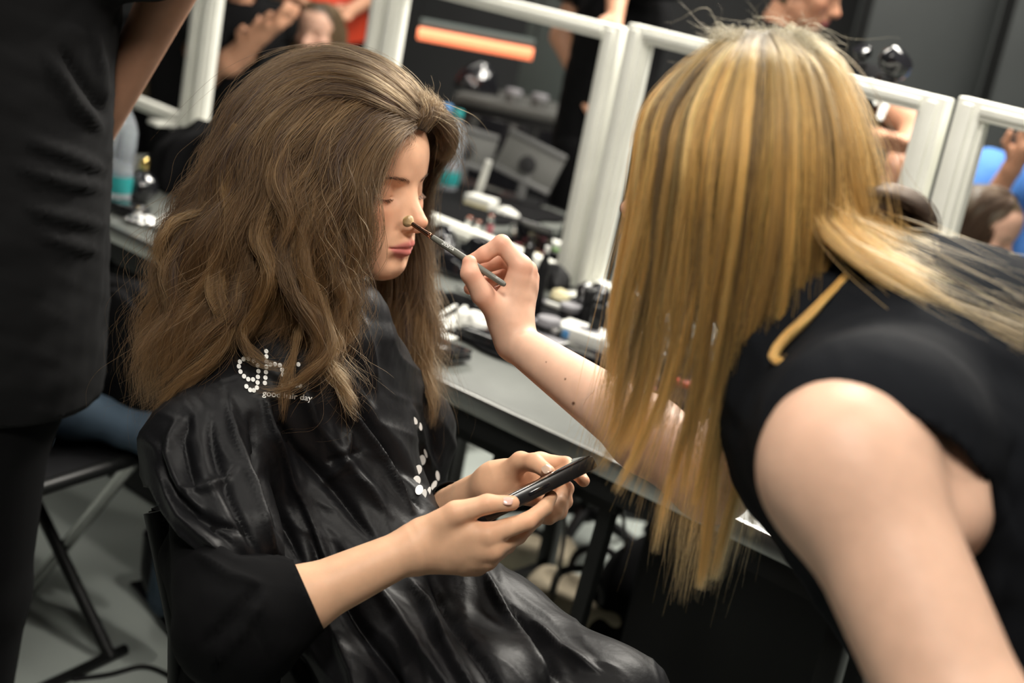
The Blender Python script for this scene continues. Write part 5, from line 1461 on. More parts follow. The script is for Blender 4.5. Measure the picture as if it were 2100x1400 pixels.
simple_person('hairdresser in red top standing over the light brown head, forearms in view', q, math.radians(-110), np.array([q[0], q[1] + 0.1, 0.92]), TAN, M['red'], M['blackcloth'], None,
    [(q + np.array([0.18, 0, -0.22]), C(790, -25, 5.6), C(732, 14, 5.45)), (q + np.array([-0.18, 0, -0.22]), C(565, -25, 5.6), C(625, 10, 5.45))], face_h=0.006, h=0.010)
q = C(500, -80, 4.8)
simple_person('person in black with tanned bare forearms raised, beyond the frame left of the seated woman', q, math.radians(-60), np.array([q[0] - 0.12, q[1] + 0.1, 0.92]), TAN, M['blackcloth'], M['blackcloth'], [(0.04, 0.03, 0.02)],
    [(q + np.array([0.12, -0.1, -0.22]), C(470, 130, 4.62), C(540, 72, 4.55)), (q + np.array([-0.15, 0.05, -0.22]), C(420, 160, 4.7), C(490, 100, 4.6))], hairlen=0.05, face_h=0.006, h=0.010)
q = C(345, -30, 5.15)
simple_person('person with long blonde hair seen from behind left of the white frame', q, math.radians(100), np.array([q[0], q[1] + 0.02, 0.80]), FAIR, M['blackcloth'], M['blackcloth'], [(0.42, 0.30, 0.15), (0.30, 0.21, 0.11)],
    [(q + np.array([0.17, 0, -0.24]), q + np.array([0.2, 0.05, -0.45]), q + np.array([0.1, 0.25, -0.5])), (q + np.array([-0.17, 0, -0.24]), q + np.array([-0.2, 0.05, -0.45]), q + np.array([-0.1, 0.25, -0.5]))], hairlen=0.42, face_h=0.006, h=0.010, long=True)
q = C(1345, -200, 4.3)
simple_person('person in black behind the middle frame with one hand hanging beside its corner', q, math.radians(-30), np.array([q[0] - 0.02, q[1] + 0.1, 0.92]), TAN, M['blackcloth'], M['blackcloth'], None,
    [(q + np.array([0.10, -0.12, -0.2]), C(1268, -40, 4.1), C(1262, 25, 4.05)), (q + np.array([-0.15, 0.1, -0.22]), q + np.array([-0.2, 0.1, -0.45]), q + np.array([-0.1, 0.0, -0.6]))], face_h=0.006, h=0.010)
# ------------------------------------------------------------------ furniture of the two sitters
def chair_woman():
    o = empty('folding_chair', (-0.22, 1.62, 0), math.radians(-29), 'black padded folding chair the brown-haired woman sits on, its back panel showing', 'chair')
    Mw = lambda p: p
    P1, P2 = C(338, 1062, 1.69), C(388, 1312, 1.69)
    l = np.array([math.sin(math.radians(29)), math.cos(math.radians(29)), 0]); f = np.array([l[1], -l[0], 0])
    top, bot = P1, np.array([P2[0], P2[1], P2[2]])
    q = [top, top + l * 0.40, bot + l * 0.40, bot]; th = -f * 0.035
    V = q + [p + th for p in q]
    bm = bmesh.new(); vs = [bm.verts.new(tuple(v)) for v in V]
    for a in ((0, 1, 2, 3), (7, 6, 5, 4), (0, 4, 5, 1), (1, 5, 6, 2), (2, 6, 7, 3), (3, 7, 4, 0)): bm.faces.new([vs[i] for i in a])
    bmesh.ops.recalc_face_normals(bm, faces=bm.faces); bmesh.ops.bevel(bm, geom=list(bm.edges), offset=0.006, segments=2, affect='EDGES')
    me = bpy.data.meshes.new('back_panel'); bm.to_mesh(me); bm.free(); link('back_panel', me, M['blackcloth'], o, True)
    sc_ = bot + l * 0.20 + f * 0.20; sc_[2] = 0.455
    A = math.atan2(f[1], f[0])
    MB().box((0, 0, 0), (0.42, 0.42, 0.035), TR((sc_[0], sc_[1], 0.455), rz=A), bev=0.010).build('seat', M['blackcloth'], o, True)
    for s_ in (0, 1):
        b = bot + l * (0.0 + 0.40 * s_) - f * 0.020
        MB().tube([P1 + l * 0.4 * s_ - f * 0.02, b, np.array([b[0], b[1], 0.45]) + f * 0.03, np.array([b[0], b[1], 0]) + f * 0.36], 0.011, 10).build('frame_tube', M['blackmetal'], o, True)
        MB().tube([np.array([b[0], b[1], 0.45]) + f * 0.40, np.array([b[0], b[1], 0]) - f * 0.06], 0.011, 10).build('leg', M['steel'], o, True)
    for t_ in (0.0, 0.34):
        b = np.array([bot[0], bot[1], 0.02]) + f * t_
        MB().tube([b, b + l * 0.40], 0.008, 8).build('crossbar', M['steel'], o, True)
chair_woman()
def chair_behind():
    A0, B0 = HZ(64, 1240, 0), HZ(257, 1342, 0); d = (B0 - A0) / np.linalg.norm(B0 - A0)
    f0, f1 = A0 + d * 0.285 + (0, 0, 0.44), A0 - d * 0.165 + (0, 0, 0.44)
    u = f1 - f0; W_ = np.linalg.norm(u); u /= W_; b = np.array([-u[1], u[0], 0])      # u across the seat, b towards the seat front
    A = math.atan2(u[1], u[0]); c = (f0 + f1) / 2
    o = empty('director_chair', (c[0], c[1], 0), A, "black director's chair with crossed steel legs behind the standing figure", 'chair')
    for k in (0.03, 0.40):
        MB().tube([(0.065, k, 0.012), (-0.200, k, 0.43)], 0.013, 10).build('leg', M['steel'] if k < 0.1 else M['blackmetal'], o)
        MB().tube([(-0.210, k + 0.014, 0.012), (0.200, k + 0.014, 0.43)], 0.013, 10).build('leg', M['blackmetal'], o)
    for sx in (-1, 1):
        MB().tube([(sx * (W_ / 2 - 0.02), 0.0, 0.012), (sx * (W_ / 2 - 0.02), 0.44, 0.012)], 0.011, 8).build('foot_rail', M['blackmetal'], o)
        MB().tube([(sx * (W_ / 2 - 0.02), 0.0, 0.435), (sx * (W_ / 2 - 0.02), 0.44, 0.435)], 0.014, 10).build('seat_rail', M['blackmetal'], o)
        MB().tube([(sx * (W_ / 2), 0.02, 0.43), (sx * (W_ / 2), -0.03, 0.72)], 0.010, 8).build('back_post', M['steel'], o)
    MB().box((0, 0.22, 0.440), (W_ - 0.02, 0.42, 0.014), bev=0.005).build('seat_canvas', M['black'], o)
    MB().box((0, -0.028, 0.63), (W_ + 0.02, 0.016, 0.18), bev=0.006).build('back_canvas', M['black'], o)
    return o, c, u, b, A, W_
_dc = chair_behind()
def cloth_thing(name, label, cat, loc, rot, f, lo, hi, mt, h, folds=0.006, fr=30, seed=1):
    o = empty(name, loc, rot, label, cat)
    V, Fq = sdf_mesh(lambda P: f(P) + (folds * np.abs(np.sin(P[:, 0] * fr + 2.5 * np.sin(P[:, 2] * 9 + seed) + P[:, 1] * 8))).astype(np.float32), lo, hi, h)
    link('cloth_body', mesh_from(name, V, Fq), mt, o); return o
_c = _dc[1]
cloth_thing('black_jacket', "black jacket draped over the back of the director's chair", 'jacket', (_c[0], _c[1], 0), _dc[4],
    lambda P: smin(smin(cone(P, (-0.22, -0.028, 0.715), (0.22, -0.028, 0.72), 0.028, 0.028), ell(P, (-0.02, 0.012, 0.58), (0.27, 0.034, 0.16)), 0.02), ell(P, (-0.04, -0.070, 0.55), (0.28, 0.034, 0.19)), 0.02),
    (-0.36, -0.14, 0.34), (0.30, 0.08, 0.80), M['blackcloth'], 0.007, 0.008, 26)
cloth_thing('blue_jeans', "crumpled blue jeans lying on the director's chair, one leg hanging down", 'jeans', (_c[0], _c[1], 0), _dc[4],
    lambda P: smin(smin(cone(P, (-0.13, 0.25, 0.505), (0.10, 0.10, 0.510), 0.055, 0.048), cone(P, (-0.12, 0.10, 0.51), (0.10, 0.26, 0.512), 0.050, 0.055), 0.02), chain(P, [(-0.10, 0.10, 0.51), (-0.245, 0.03, 0.49), (-0.285, 0.0, 0.42), (-0.29, -0.01, 0.16)], [0.045, 0.040, 0.040, 0.042], 0.03), 0.02),
    (-0.36, -0.09, 0.06), (0.22, 0.36, 0.62), M['jeans'], 0.006, 0.005, 34, 2)
def boot(px, py, rz, label):
    p = HZ(px, py, 0.001); o = empty('ankle_boot', (p[0], p[1], 0.001), rz, label, 'boot')
    MB().tube(catmull([(0, 0, 0.15), (0, 0, 0.10), (0.01, 0, 0.06), (0.05, 0, 0.038), (0.10, 0, 0.032), (0.15, 0, 0.026), (0.168, 0, 0.022)], 14), [0.042, 0.041, 0.040, 0.040, 0.040, 0.039, 0.038, 0.036, 0.035, 0.034, 0.032, 0.030, 0.024, 0.010], 16, flat=1).build('upper', M['black'], o)
    MB().box((0.055, 0, 0.007), (0.235, 0.075, 0.014), bev=0.006).build('sole', M['gloss'], o)
boot(318, 1225, -0.9, "black ankle boot on the floor below the hanging jeans leg")

# ------------------------------------------------------------------ builders for kit; p = base point in world
def T_(p, rz=0.0, rx=0.0, ry=0.0, s=1.0): return TR(tuple(p), rx, ry, rz, s)
def bottle(name, p, h, r, body, cap, label, group=None, band=None, rz=0.0, tilt=0.0):
    o = empty(name, p, rz, label, 'bottle', group)
    Mx = TR((0, 0, 0), ry=tilt)
    MB().lathe([(r * 0.86, 0), (r, 0.004), (r, h * 0.30), (r * 0.93, h * 0.36), (r, h * 0.42), (r, h * 0.66), (r * 0.80, h * 0.76), (r * 0.42, h * 0.86), (r * 0.38, h * 0.92)], 22, Mx).build('bottle_body', body, o)
    MB().lathe([(r * 0.46, h * 0.905), (r * 0.48, h * 0.91), (r * 0.48, h * 0.985), (r * 0.44, h)], 18, Mx).build('cap', cap, o)
    if band: MB().lathe([(r * 1.015, h * band[0]), (r * 1.02, h * band[0] + 0.001), (r * 1.02, h * band[1]), (r * 1.015, h * band[1] + 0.001)], 22, Mx, cap=False).build('label_band', band[2], o)
    return o
def jar(name, p, h, r, body, cap, label, group=None, cat='jar'):
    o = empty(name, p, 0, label, cat, group)
    MB().lathe([(r * 0.92, 0), (r, 0.002), (r, h * 0.62), (r * 0.95, h * 0.66)], 18).build('pot', body, o)
    MB().lathe([(r * 1.03, h * 0.64), (r * 1.05, h * 0.67), (r * 1.05, h * 0.95), (r * 0.98, h)], 18).build('lid', cap, o)
    return o
def stick(name, p, h, r, body, cap, label, group=None, lie=None, cat='tube'):
    o = empty(name, p, 0, label, cat, group)
    Mx = TR((0, 0, 0)) if lie is None else TR((0, 0, r), ry=math.pi / 2 * 0.995, rz=lie)
    MB().lathe([(r * 0.9, 0), (r, 0.001), (r, h * 0.55), (r * 0.9, h * 0.56)], 14, Mx).build('barrel', body, o)
    MB().lathe([(r * 0.96, h * 0.555), (r * 0.98, h * 0.56), (r * 0.98, h * 0.97), (r * 0.85, h)], 14, Mx).build('cap', cap, o)
    return o
def palette(name, p, w, d, rz, open_, label, group=None, pans=None, body=None):
    o = empty(name, p, rz, label, 'palette', group); body = body or M['gloss']
    MB().box((0, 0, 0.006), (w, d, 0.012), bev=0.0025).build('tray', body, o)
    n = 0
    for ix in range(4):
        for iy in range(2):
            MB().lathe([(0.001, 0.0125), (w * 0.09, 0.0125), (w * 0.095, 0.0133), (w * 0.02, 0.0138)], 12, TR((w * (-0.375 + 0.25 * ix), d * (-0.22 + 0.44 * iy), 0))).build('powder_pan', pans[n % len(pans)] if pans else M['cream'], o); n += 1
    a = open_
    if a < 0.1: MB().box((0, 0, 0.0178), (w, d, 0.008), bev=0.0025).build('lid', body, o)
    else: MB().box((0, d / 2, 0.004), (w, d, 0.007), TR((0, d / 2, 0.013), rx=a), bev=0.002).build('lid', body, o)
    return o
def blob(name, p, rx, ry, rz_, mt, label, cat, seed=0, rot=0.0, h=0.006, amp=0.12, freq=3.0, extra=None, group=None, sharp=0.0):
    o = empty(name, p, rot, label, cat, group)
    def f(P):
        q = P / np.array([rx, ry, rz_], np.float32)
        rr = np.sqrt((q * q).sum(1)) + 1e-6; dirs = q / rr[:, None]
        nz = snoise(dirs.astype(float), freq, seed); nz = nz * (1 - sharp) + sharp * (np.abs(nz) * 2 - 0.8)
        d = (rr - 1 - amp * nz) * min(rx, ry, rz_) * 0.8
        if extra is not None: d = extra(P, d)
        return np.maximum(d, -P[:, 2] - 0.0).astype(np.float32)
    lo_ = np.array([-rx, -ry, -0.02]) * 1.5; hi_ = np.array([rx, ry, rz_]) * 1.5
    lo_[2] = -2.5 * h
    V, Fq = sdf_mesh(f, lo_, hi_, h)
    link('main_body', mesh_from(name, V, Fq), mt, o)
    return o
rk = np.random.RandomState(5)
def TZ(px, py): q = HZ(px, py, 0.7555); return (q[0], q[1], 0.7555)
def FZ(px, py, z=0.001): q = HZ(px, py, z); return (q[0], q[1], z)

def floorbox(name, s_, t_, w, d, h, label, cat):
    q = rowpt(s_, t_); o = empty(name, (q[0], q[1], 0), AZ, label, cat)
    MB().box((0, 0, h * 0.45), (w, d, h * 0.88), bev=0.012).build('case_body', M['black'], o)
    MB().box((0, 0, h * 0.94), (w + 0.006, d + 0.006, h * 0.10), bev=0.008).build('lid', M['black'], o)
    for sx in (-1, 1):
        MB().box((sx * w * 0.25, -d / 2 - 0.006, h * 0.86), (0.05, 0.012, 0.06), bev=0.003).build('latch', M['steel'], o)
    MB().tube([(-0.06, -d / 2 - 0.004, h * 0.6), (-0.05, -d / 2 - 0.03, h * 0.6), (0.05, -d / 2 - 0.03, h * 0.6), (0.06, -d / 2 - 0.004, h * 0.6)], 0.006, 8).build('handle', M['blackmetal'], o)
floorbox('flight_case', -1.22, 0.46, 0.50, 0.42, 0.62, 'large black flight case under the left table behind its legs', 'case')
floorbox('flight_case', -0.66, 0.48, 0.42, 0.40, 0.58, "black flight case under the left table next to the woman's hair", 'case')
def towel(s0, s1, t0, t1, label, z=0.7505):
    q = rowpt((s0 + s1) / 2, (t0 + t1) / 2); o = empty('black_towel', (q[0], q[1], z), AZ, label, 'towel')
    n = 26; w, d = s1 - s0, t1 - t0; V = []; Fc = []
    for i in range(n):
        for j in range(n):
            x, y = (i / (n - 1) - 0.5) * w, (j / (n - 1) - 0.5) * d
            V.append((x + 0.006 * math.sin(j), y + 0.006 * math.sin(i * 1.3), 0.003 + 0.0022 * abs(math.sin(i * 1.1 + j * 0.7))))
    for i in range(n - 1):
        for j in range(n - 1): Fc.append((i * n + j, (i + 1) * n + j, (i + 1) * n + j + 1, i * n + j + 1))
    t_ = MB().add(V, Fc, None, True).build('towel_cloth', M['blackcloth'], o)
    m_ = t_.modifiers.new('thickness', 'SOLIDIFY'); m_.thickness = 0.003; m_.offset = 1
towel(-0.31, 0.50, 0.20, 0.64, 'black towel spread under the kit on the middle table')
towel(-1.38, -0.82, 0.98, 1.46, 'black towel spread on the far table behind the middle frame')
# ---- left table
M['darkglass'] = mat('smoked_glass', (0.25, 0.22, 0.12), 0.05, trans=0.7, ior=1.5)
bottle('water_bottle', TZ(236, 412), 0.245, 0.034, M['clear'], M['teal'], 'clear water bottle with teal cap beside the standing figure', band=(0.10, 0.25, M['teal']))
o = empty('perfume_flask', TZ(288, 412), 0, 'round dark glass flask with sparkling highlights on the left table', 'flask')
MB().lathe([(0.010, 0), (0.026, 0.004), (0.036, 0.022), (0.037, 0.036), (0.030, 0.055), (0.014, 0.068), (0.010, 0.072), (0.010, 0.078)], 26).build('glass_globe', M['gloss'], o)
MB().lathe([(0.012, 0.077), (0.013, 0.079), (0.013, 0.095), (0.009, 0.102), (0.003, 0.104)], 18).build('stopper', M['gold'], o)
def coat(P, d):
    d = smin(d, cone(P, (-0.16, 0.02, 0.05), (0.05, 0.05, 0.20), 0.07, 0.06), 0.05)
    d = smin(d, cone(P, (0.05, 0.05, 0.20), (0.24, -0.02, 0.05), 0.06, 0.075), 0.05)
    d = smin(d, cone(P, (0.0, -0.10, 0.04), (0.16, -0.06, 0.12), 0.06, 0.05), 0.03)
    return d + 0.010 * np.abs(np.sin(P[:, 0] * 34 + P[:, 2] * 22 + 3 * np.sin(P[:, 1] * 14))).astype(np.float32) - 0.006
q = rowpt(-1.16, 0.50); blob('black_coat', (q[0], q[1], 0.7505), 0.26, 0.20, 0.20, M['blackcloth'], 'heap of black coats on the left table below the white frame', 'coat', 3, AZ, h=0.008, amp=0.10, freq=2.2, extra=coat)
M['foil'] = mat('crumpled_foil', (0.75, 0.76, 0.75), 0.22, 0.9, bump=(40, 0.8, 0.006))
blob('foil_wrap', TZ(292, 455), 0.040, 0.028, 0.016, M['foil'], 'crumpled silver foil near the left table edge', 'foil', 2, 0.3, h=0.003, amp=0.25, freq=4, sharp=0.6)
blob('paper_towel', TZ(345, 470), 0.035, 0.03, 0.035, M['paper'], 'white crumpled paper towel showing through the brown hair tips', 'towel', 4, 0.3, h=0.0035, amp=0.22, freq=3.5, sharp=0.6)
palette('makeup_palette', TZ(262, 437), 0.09, 0.05, -0.5, 0.02, 'closed dark palette behind the silver foil', pans=[M['cream']])

# ---- middle table, front to back
M['pinkp'] = mat('pink_blush', (0.55, 0.16, 0.18), 0.7); M['brownp'] = mat('brown_powder', (0.25, 0.12, 0.07), 0.8)
M['lilac'] = mat('pale_lilac_plastic', (0.24, 0.235, 0.25), 0.4)
PANS = [M['cream'], M['pinkp'], M['brownp']]
palette('makeup_palette', TZ(905, 726), 0.10, 0.055, -0.65, 0.03, 'closed black palette at the table edge right of the hair ends', pans=PANS)
palette('makeup_palette', TZ(1010, 706), 0.12, 0.06, -0.6, 0.02, 'long closed black palette behind the artist wrist', pans=PANS)
palette('makeup_palette', TZ(1215, 745), 0.13, 0.07, -0.55, 0.02, 'closed black palette under the tissue pack', pans=PANS)
palette('makeup_palette', TZ(1080, 520), 0.11, 0.07, -0.6, 1.9, 'open black palette with raised lid behind the hand', pans=PANS)
palette('makeup_palette', TZ(1290, 800), 0.10, 0.07, -0.4, 1.7, 'open palette behind the leftmost blonde locks', pans=PANS)
def card(name, p, w, d, rz, mt, label, cat, th=0.003, parts=None, tilt=0.0, group=None):
    o = empty(name, p, rz, label, cat, group)
    MB().box((0, 0, th / 2), (w, d, th), TR((0, 0, 0), rx=tilt), bev=min(th * 0.3, 0.002)).build('sheet' if th < 0.01 else 'main_box', mt, o)
    if parts:
        for (nm, c, dd, m2) in parts: MB().box(c, dd, TR((0, 0, 0), rx=tilt), bev=0.0006).build(nm, m2, o)
    return o
card('label_card', TZ(905, 708), 0.05, 0.03, -0.6, M['paper'], 'small white card lying on the closed black palette', 'card', 0.0015).location.z += 0.020
card('tissue_pack', TZ(1195, 700), 0.115, 0.075, -0.5, M['paper'], 'white tissue pack with blue label right of the raised forearm', 'tissues', 0.028, [('opening_label', (0.01, -0.002, 0.0285), (0.05, 0.028, 0.0012), M['lilac']), ('blue_corner', (-0.03, -0.0378, 0.014), (0.03, 0.0012, 0.018), M['blue'])])
card('white_box', TZ(1128, 512), 0.10, 0.035, -0.35, M['paper'], 'long white box behind the raised hand beside the frame stile', 'box', 0.026, [('green_strip', (0, -0.0178, 0.009), (0.085, 0.001, 0.008), M['green'])])
card('cotton_pad_bag', TZ(1105, 700), 0.12, 0.05, -0.55, M['lilac'], 'flat pale bag of cotton pads just behind the wrist', 'bag', 0.012, [('seal_strip', (0.055, 0, 0.0125), (0.008, 0.05, 0.001), M['paper'])])
blob('crumpled_tissue', TZ(962, 672), 0.045, 0.032, 0.038, M['paper'], 'white crumpled tissue left of the raised wrist', 'tissue', 11, -0.5, h=0.003, amp=0.25, freq=3.6, sharp=0.6)
blob('crumpled_tissue', TZ(900, 668), 0.035, 0.022, 0.020, M['paper'], 'small white tissue beside the ends of the brown hair', 'tissue', 12, -0.5, h=0.003, amp=0.25, freq=3.6, sharp=0.6)
blob('powder_puff', TZ(1146, 612), 0.022, 0.022, 0.024, M['cream'], 'cream powder puff at the foot of the middle frame stile', 'puff', 13, 0, h=0.0025, amp=0.08, freq=3)
blob('plastic_bag', TZ(1212, 652), 0.056, 0.045, 0.078, M['gloss'], 'crumpled glossy black plastic bag at the foot of the frame', 'bag', 14, 0, h=0.0035, amp=0.20, freq=3.2, sharp=0.7)
blob('brush_roll', TZ(930, 560), 0.060, 0.030, 0.050, M['gloss'], 'glossy black brush roll directly behind the makeup brush', 'pouch', 15, -0.6, h=0.0035, amp=0.10, freq=2.5, sharp=0.3)
blob('brush_pouch', TZ(1010, 575), 0.055, 0.035, 0.045, M['gloss'], 'black vinyl pouch behind the fingers of the raised hand', 'pouch', 16, -0.6, h=0.0035, amp=0.12, freq=2.5, sharp=0.3)
blob('brush_pouch', TZ(900, 520), 0.055, 0.035, 0.075, M['gloss'], 'upright glossy black pouch beside the nose, in front of the rail', 'pouch', 51, -0.65, h=0.0035, amp=0.10, freq=2.5, sharp=0.3)
blob('brush_pouch', TZ(978, 545), 0.060, 0.032, 0.070, M['gloss'], 'glossy black pouch behind the chrome capped pair', 'pouch', 52, -0.65, h=0.0035, amp=0.12, freq=2.5, sharp=0.3)
blob('brush_pouch', TZ(1130, 585), 0.050, 0.030, 0.055, M['black'], 'matt black pouch below the long white box', 'pouch', 53, -0.65, h=0.0035, amp=0.12, freq=2.5, sharp=0.3)
blob('brush_pouch', TZ(935, 630), 0.055, 0.035, 0.030, M['blackcloth'], 'low black cloth pouch under the brush handle', 'pouch', 17, -0.6, h=0.0035, amp=0.12, freq=2.5, sharp=0.3)
o = empty('plastic_strap', TZ(905, 640), 0, 'white plastic strap with red tag curling on the table', 'strap')
a = [HZ(888, 690, 0.755), HZ(915, 668, 0.765), HZ(945, 640, 0.775), HZ(962, 622, 0.765), HZ(985, 640, 0.757)]
MB().tube(catmull(a, 14), 0.006, 8, flat=0.35).build('strap_band', M['paper'], o, True)
a = [HZ(880, 655, 0.755), HZ(910, 640, 0.765), HZ(940, 622, 0.77)]
MB().tube(catmull(a, 8), 0.005, 8, flat=0.35).build('strap_band', M['paper'], o, True)
MB().box((0, 0, 0), (0.026, 0.014, 0.006), TR(tuple(HZ(940, 610, 0.775)), rz=-0.4), bev=0.001).build('red_tag', M['red'], o, True)
bottle('setting_spray', TZ(1096, 645), 0.150, 0.0125, M['black'], M['paper'], 'slim black spray bottle with white cap behind the knuckles')
bottle('setting_spray', TZ(1076, 560), 0.090, 0.014, M['gloss'], M['black'], 'short black bottle beside the open palette')
jar('cream_jar', TZ(1060, 480), 0.030, 0.020, M['gloss'], M['steel'], 'steel lidded black jar above the knuckles')
jar('cream_jar', TZ(1120, 690), 0.040, 0.024, M['black'], M['lilac'], 'black jar with pale lid right of the raised wrist')
jar('cream_jar', TZ(1165, 655), 0.034, 0.022, M['gloss'], M['lilac'], 'dark jar with pale lid beside the black plastic bag')
M['mirrorcap'] = mat('chrome_cap', (0.85, 0.86, 0.85), 0.08, 1.0)
for k, (x, y, lb) in enumerate([(957, 474, 'chrome capped lipstick standing behind the nose tip, first of a pair'), (975, 482, 'chrome capped lipstick right beside its twin behind the brush'), (1002, 470, 'pink lipstick with chrome cap right of the chrome pair'), (1050, 492, 'chrome capped tube above the index knuckle'), (1153, 478, 'chrome capped tube beside the middle frame stile'), (1143, 556, 'bright chrome capped tube left of the stile below the white box')]):
    stick('lipstick', TZ(x, y + 12), 0.052, 0.0085, M['pinkp'] if k == 2 else M['black'], M['mirrorcap'], lb, None, None, 'lipstick')
LANDM = [((1212, 652), 'black plastic bag'), ((1195, 700), 'tissue pack'), ((1128, 512), 'long white box'), ((962, 672), 'crumpled tissue'), ((1146, 612), 'powder puff'), ((1080, 520), 'open palette'), ((1010, 706), 'long palette'), ((1010, 575), 'vinyl pouch'), ((930, 560), 'glossy brush roll'), ((905, 726), 'palette by the hair ends'), ((1096, 645), 'slim spray bottle'), ((1290, 800), 'leftmost blonde locks')]
used_labels = set()
for k in range(110):
    s_, t_ = rk.uniform(-0.33, 0.62), rk.uniform(0.22, 0.68)
    p_ = rowpt(s_, t_, 0.7575); x_, y_, w_ = PX(p_); c_ = rk.randint(0, 6); rr_ = rk.uniform(0, 3)
    if not (870 < x_ < 1340 and 420 < y_ < 730): continue
    if 870 < x_ < 1180 and y_ > 700: continue
    lm = min(LANDM, key=lambda q_: (q_[0][0] - x_) ** 2 + (q_[0][1] - y_) ** 2); dx, dy = x_ - lm[0][0], y_ - lm[0][1]
    if dx * dx + dy * dy < 18 ** 2: continue
    rel = ('right of' if dx > 0 else 'left of') if abs(dx) > abs(dy) else ('in front of' if dy > 0 else 'behind')
    what = ['all-black small jar', 'black jar with metal lid', 'glossy black mascara lying', 'thin brown pencil with metal cap', 'upright black foundation tube', 'thin white tube lying'][c_]
    lb = '%s just %s the %s' % (what, rel, lm[1])
    if lb in used_labels: continue
    used_labels.add(lb)
    if c_ == 0: jar('small_jar', p_, rk.uniform(0.018, 0.03), 0.014, M['black'], M['gloss'], lb, 'small jars among the kit')
    elif c_ == 1: jar('small_jar', p_, 0.024, 0.013, M['gloss'], M['steel'], lb, 'small jars among the kit')
    elif c_ == 2: stick('mascara_tube', p_, 0.11, 0.0075, M['gloss'], M['gloss'], lb, 'mascaras lying among the kit', rr_, 'mascara')
    elif c_ == 3: stick('cosmetic_pencil', p_, 0.14, 0.004, M['brownp'], M['steel'], lb, 'pencils lying among the kit', rr_, 'pencil')
    elif c_ == 4: stick('foundation_tube', p_, 0.075, 0.012, M['black'], M['black'], lb, 'foundation tubes among the kit', None, 'tube')
    else: stick('white_stick', p_, 0.10, 0.006, M['paper'], M['lilac'], lb, 'white tubes lying among the kit', rr_, 'tube')
# behind the blonde locks
bottle('lotion_bottle', TZ(1478, 862), 0.17, 0.030, M['paper'], M['paper'], 'white bottle with green label seen between the blonde locks', band=(0.15, 0.6, M['green']))
blob('crumpled_tissue', TZ(1350, 672), 0.035, 0.03, 0.03, M['paper'], 'white tissue glimpsed between the blonde locks under the chin', 'tissue', 21, -0.5, h=0.003, amp=0.25, freq=3.6, sharp=0.6)
blob('crumpled_tissue', TZ(1445, 700), 0.04, 0.03, 0.035, M['paper'], 'white tissue between the blonde locks left of the neck', 'tissue', 22, -0.5, h=0.003, amp=0.25, freq=3.6, sharp=0.6)
card('red_box', TZ(1392, 790), 0.05, 0.02, -0.3, M['red'], 'flat red pencil case glimpsed through the blonde locks', 'case', 0.012, [('zip', (0, 0, 0.0125), (0.04, 0.002, 0.001), M['steel'])])
jar('cream_jar', TZ(1322, 790), 0.035, 0.022, M['blue'], M['black'], 'blue jar with black lid glimpsed through the blonde locks')
blob('brush_pouch', TZ(1290, 720), 0.06, 0.04, 0.06, M['gloss'], 'black vinyl pouch hidden behind the first blonde locks', 'pouch', 23, -0.6, h=0.0035, amp=0.12, freq=2.5, sharp=0.3)
blob('black_bag', TZ(1400, 880), 0.07, 0.05, 0.05, M['blackcloth'], 'small black cloth bag behind the blonde hair and forearm', 'bag', 24, -0.6, h=0.0045, amp=0.12, freq=2.5, sharp=0.3)

# ---- far table
bottle('water_bottle', TZ(912, 388), 0.235, 0.036, M['clear'], M['teal'], 'clear water bottle with teal base just right of the brown-haired head', band=(0.08, 0.24, M['teal']))
bottle('water_bottle', TZ(893, 360), 0.22, 0.034, M['clear'], M['blue'], 'second water bottle half hidden behind the brown-haired head')
def table_mirror(px, py, w, h, rz, label, tilt=-0.25, twist=0.10):
    p = TZ(px, py); o = empty('tabletop_mirror', p, rz, label, 'mirror')
    Mx = TR((0, 0, 0.05 + h / 2), rx=tilt, ry=twist)
    MB().box((0, 0, 0), (w, 0.014, h), Mx, bev=0.004).build('grey_back', M['greyplastic'], o)
    MB().box((0, -0.009, -h / 2 + 0.008), (w, 0.008, 0.016), Mx, bev=0.003).box((0, -0.009, h / 2 - 0.008), (w, 0.008, 0.016), Mx, bev=0.003).build('rim', M['greymid'], o)
    MB().lathe([(0.001, 0), (0.026, 0.001), (0.026, 0.012), (0.001, 0.014)], 20, Mx @ TR((0, -0.007, -0.01), rx=math.pi / 2)).build('hinge_disc', M['black'], o)
    MB().box((0, -0.03, 0.06), (0.028, 0.01, 0.13), TR((0, 0, 0), rx=-0.2), bev=0.003).build('stand', M['greymid'], o)
    MB().box((0, -0.02, 0.005), (0.13, 0.10, 0.010), bev=0.004).build('foot_plate', M['black'], o)
table_mirror(1072, 410, 0.19, 0.13, -0.30, 'grey backed tabletop mirror with black hinge inside the middle frame', -0.25, 0.22)
table_mirror(945, 375, 0.17, 0.12, -0.05, 'second grey tabletop mirror beyond the water bottle, tilted lower')
card('sponge_pack', TZ(985, 424), 0.085, 0.05, -0.5, M['paper'], 'white sponge pack with yellow base at the foot of the frame', 'sponges', 0.030, [('yellow_base', (0, -0.0255, 0.006), (0.08, 0.001, 0.010), M['cream'])])
o = empty('nail_file', TZ(985, 418), 0, 'broad white spatula leaning against the grey tabletop mirror', 'spatula')
a = TZ(975, 412); b = C(1003, 330, 4.02)
MB().tube([a, np.array(a) * 0.5 + b * 0.5, b], [0.010, 0.011, 0.009], 10, flat=0.4).build('blade', M['paper'], o, True)
blob('crumpled_tissue', TZ(1040, 440), 0.04, 0.025, 0.018, M['paper'], 'flat white tissue right of the sponge pack', 'tissue', 25, -0.5, h=0.003, amp=0.25, freq=3.6, sharp=0.6)
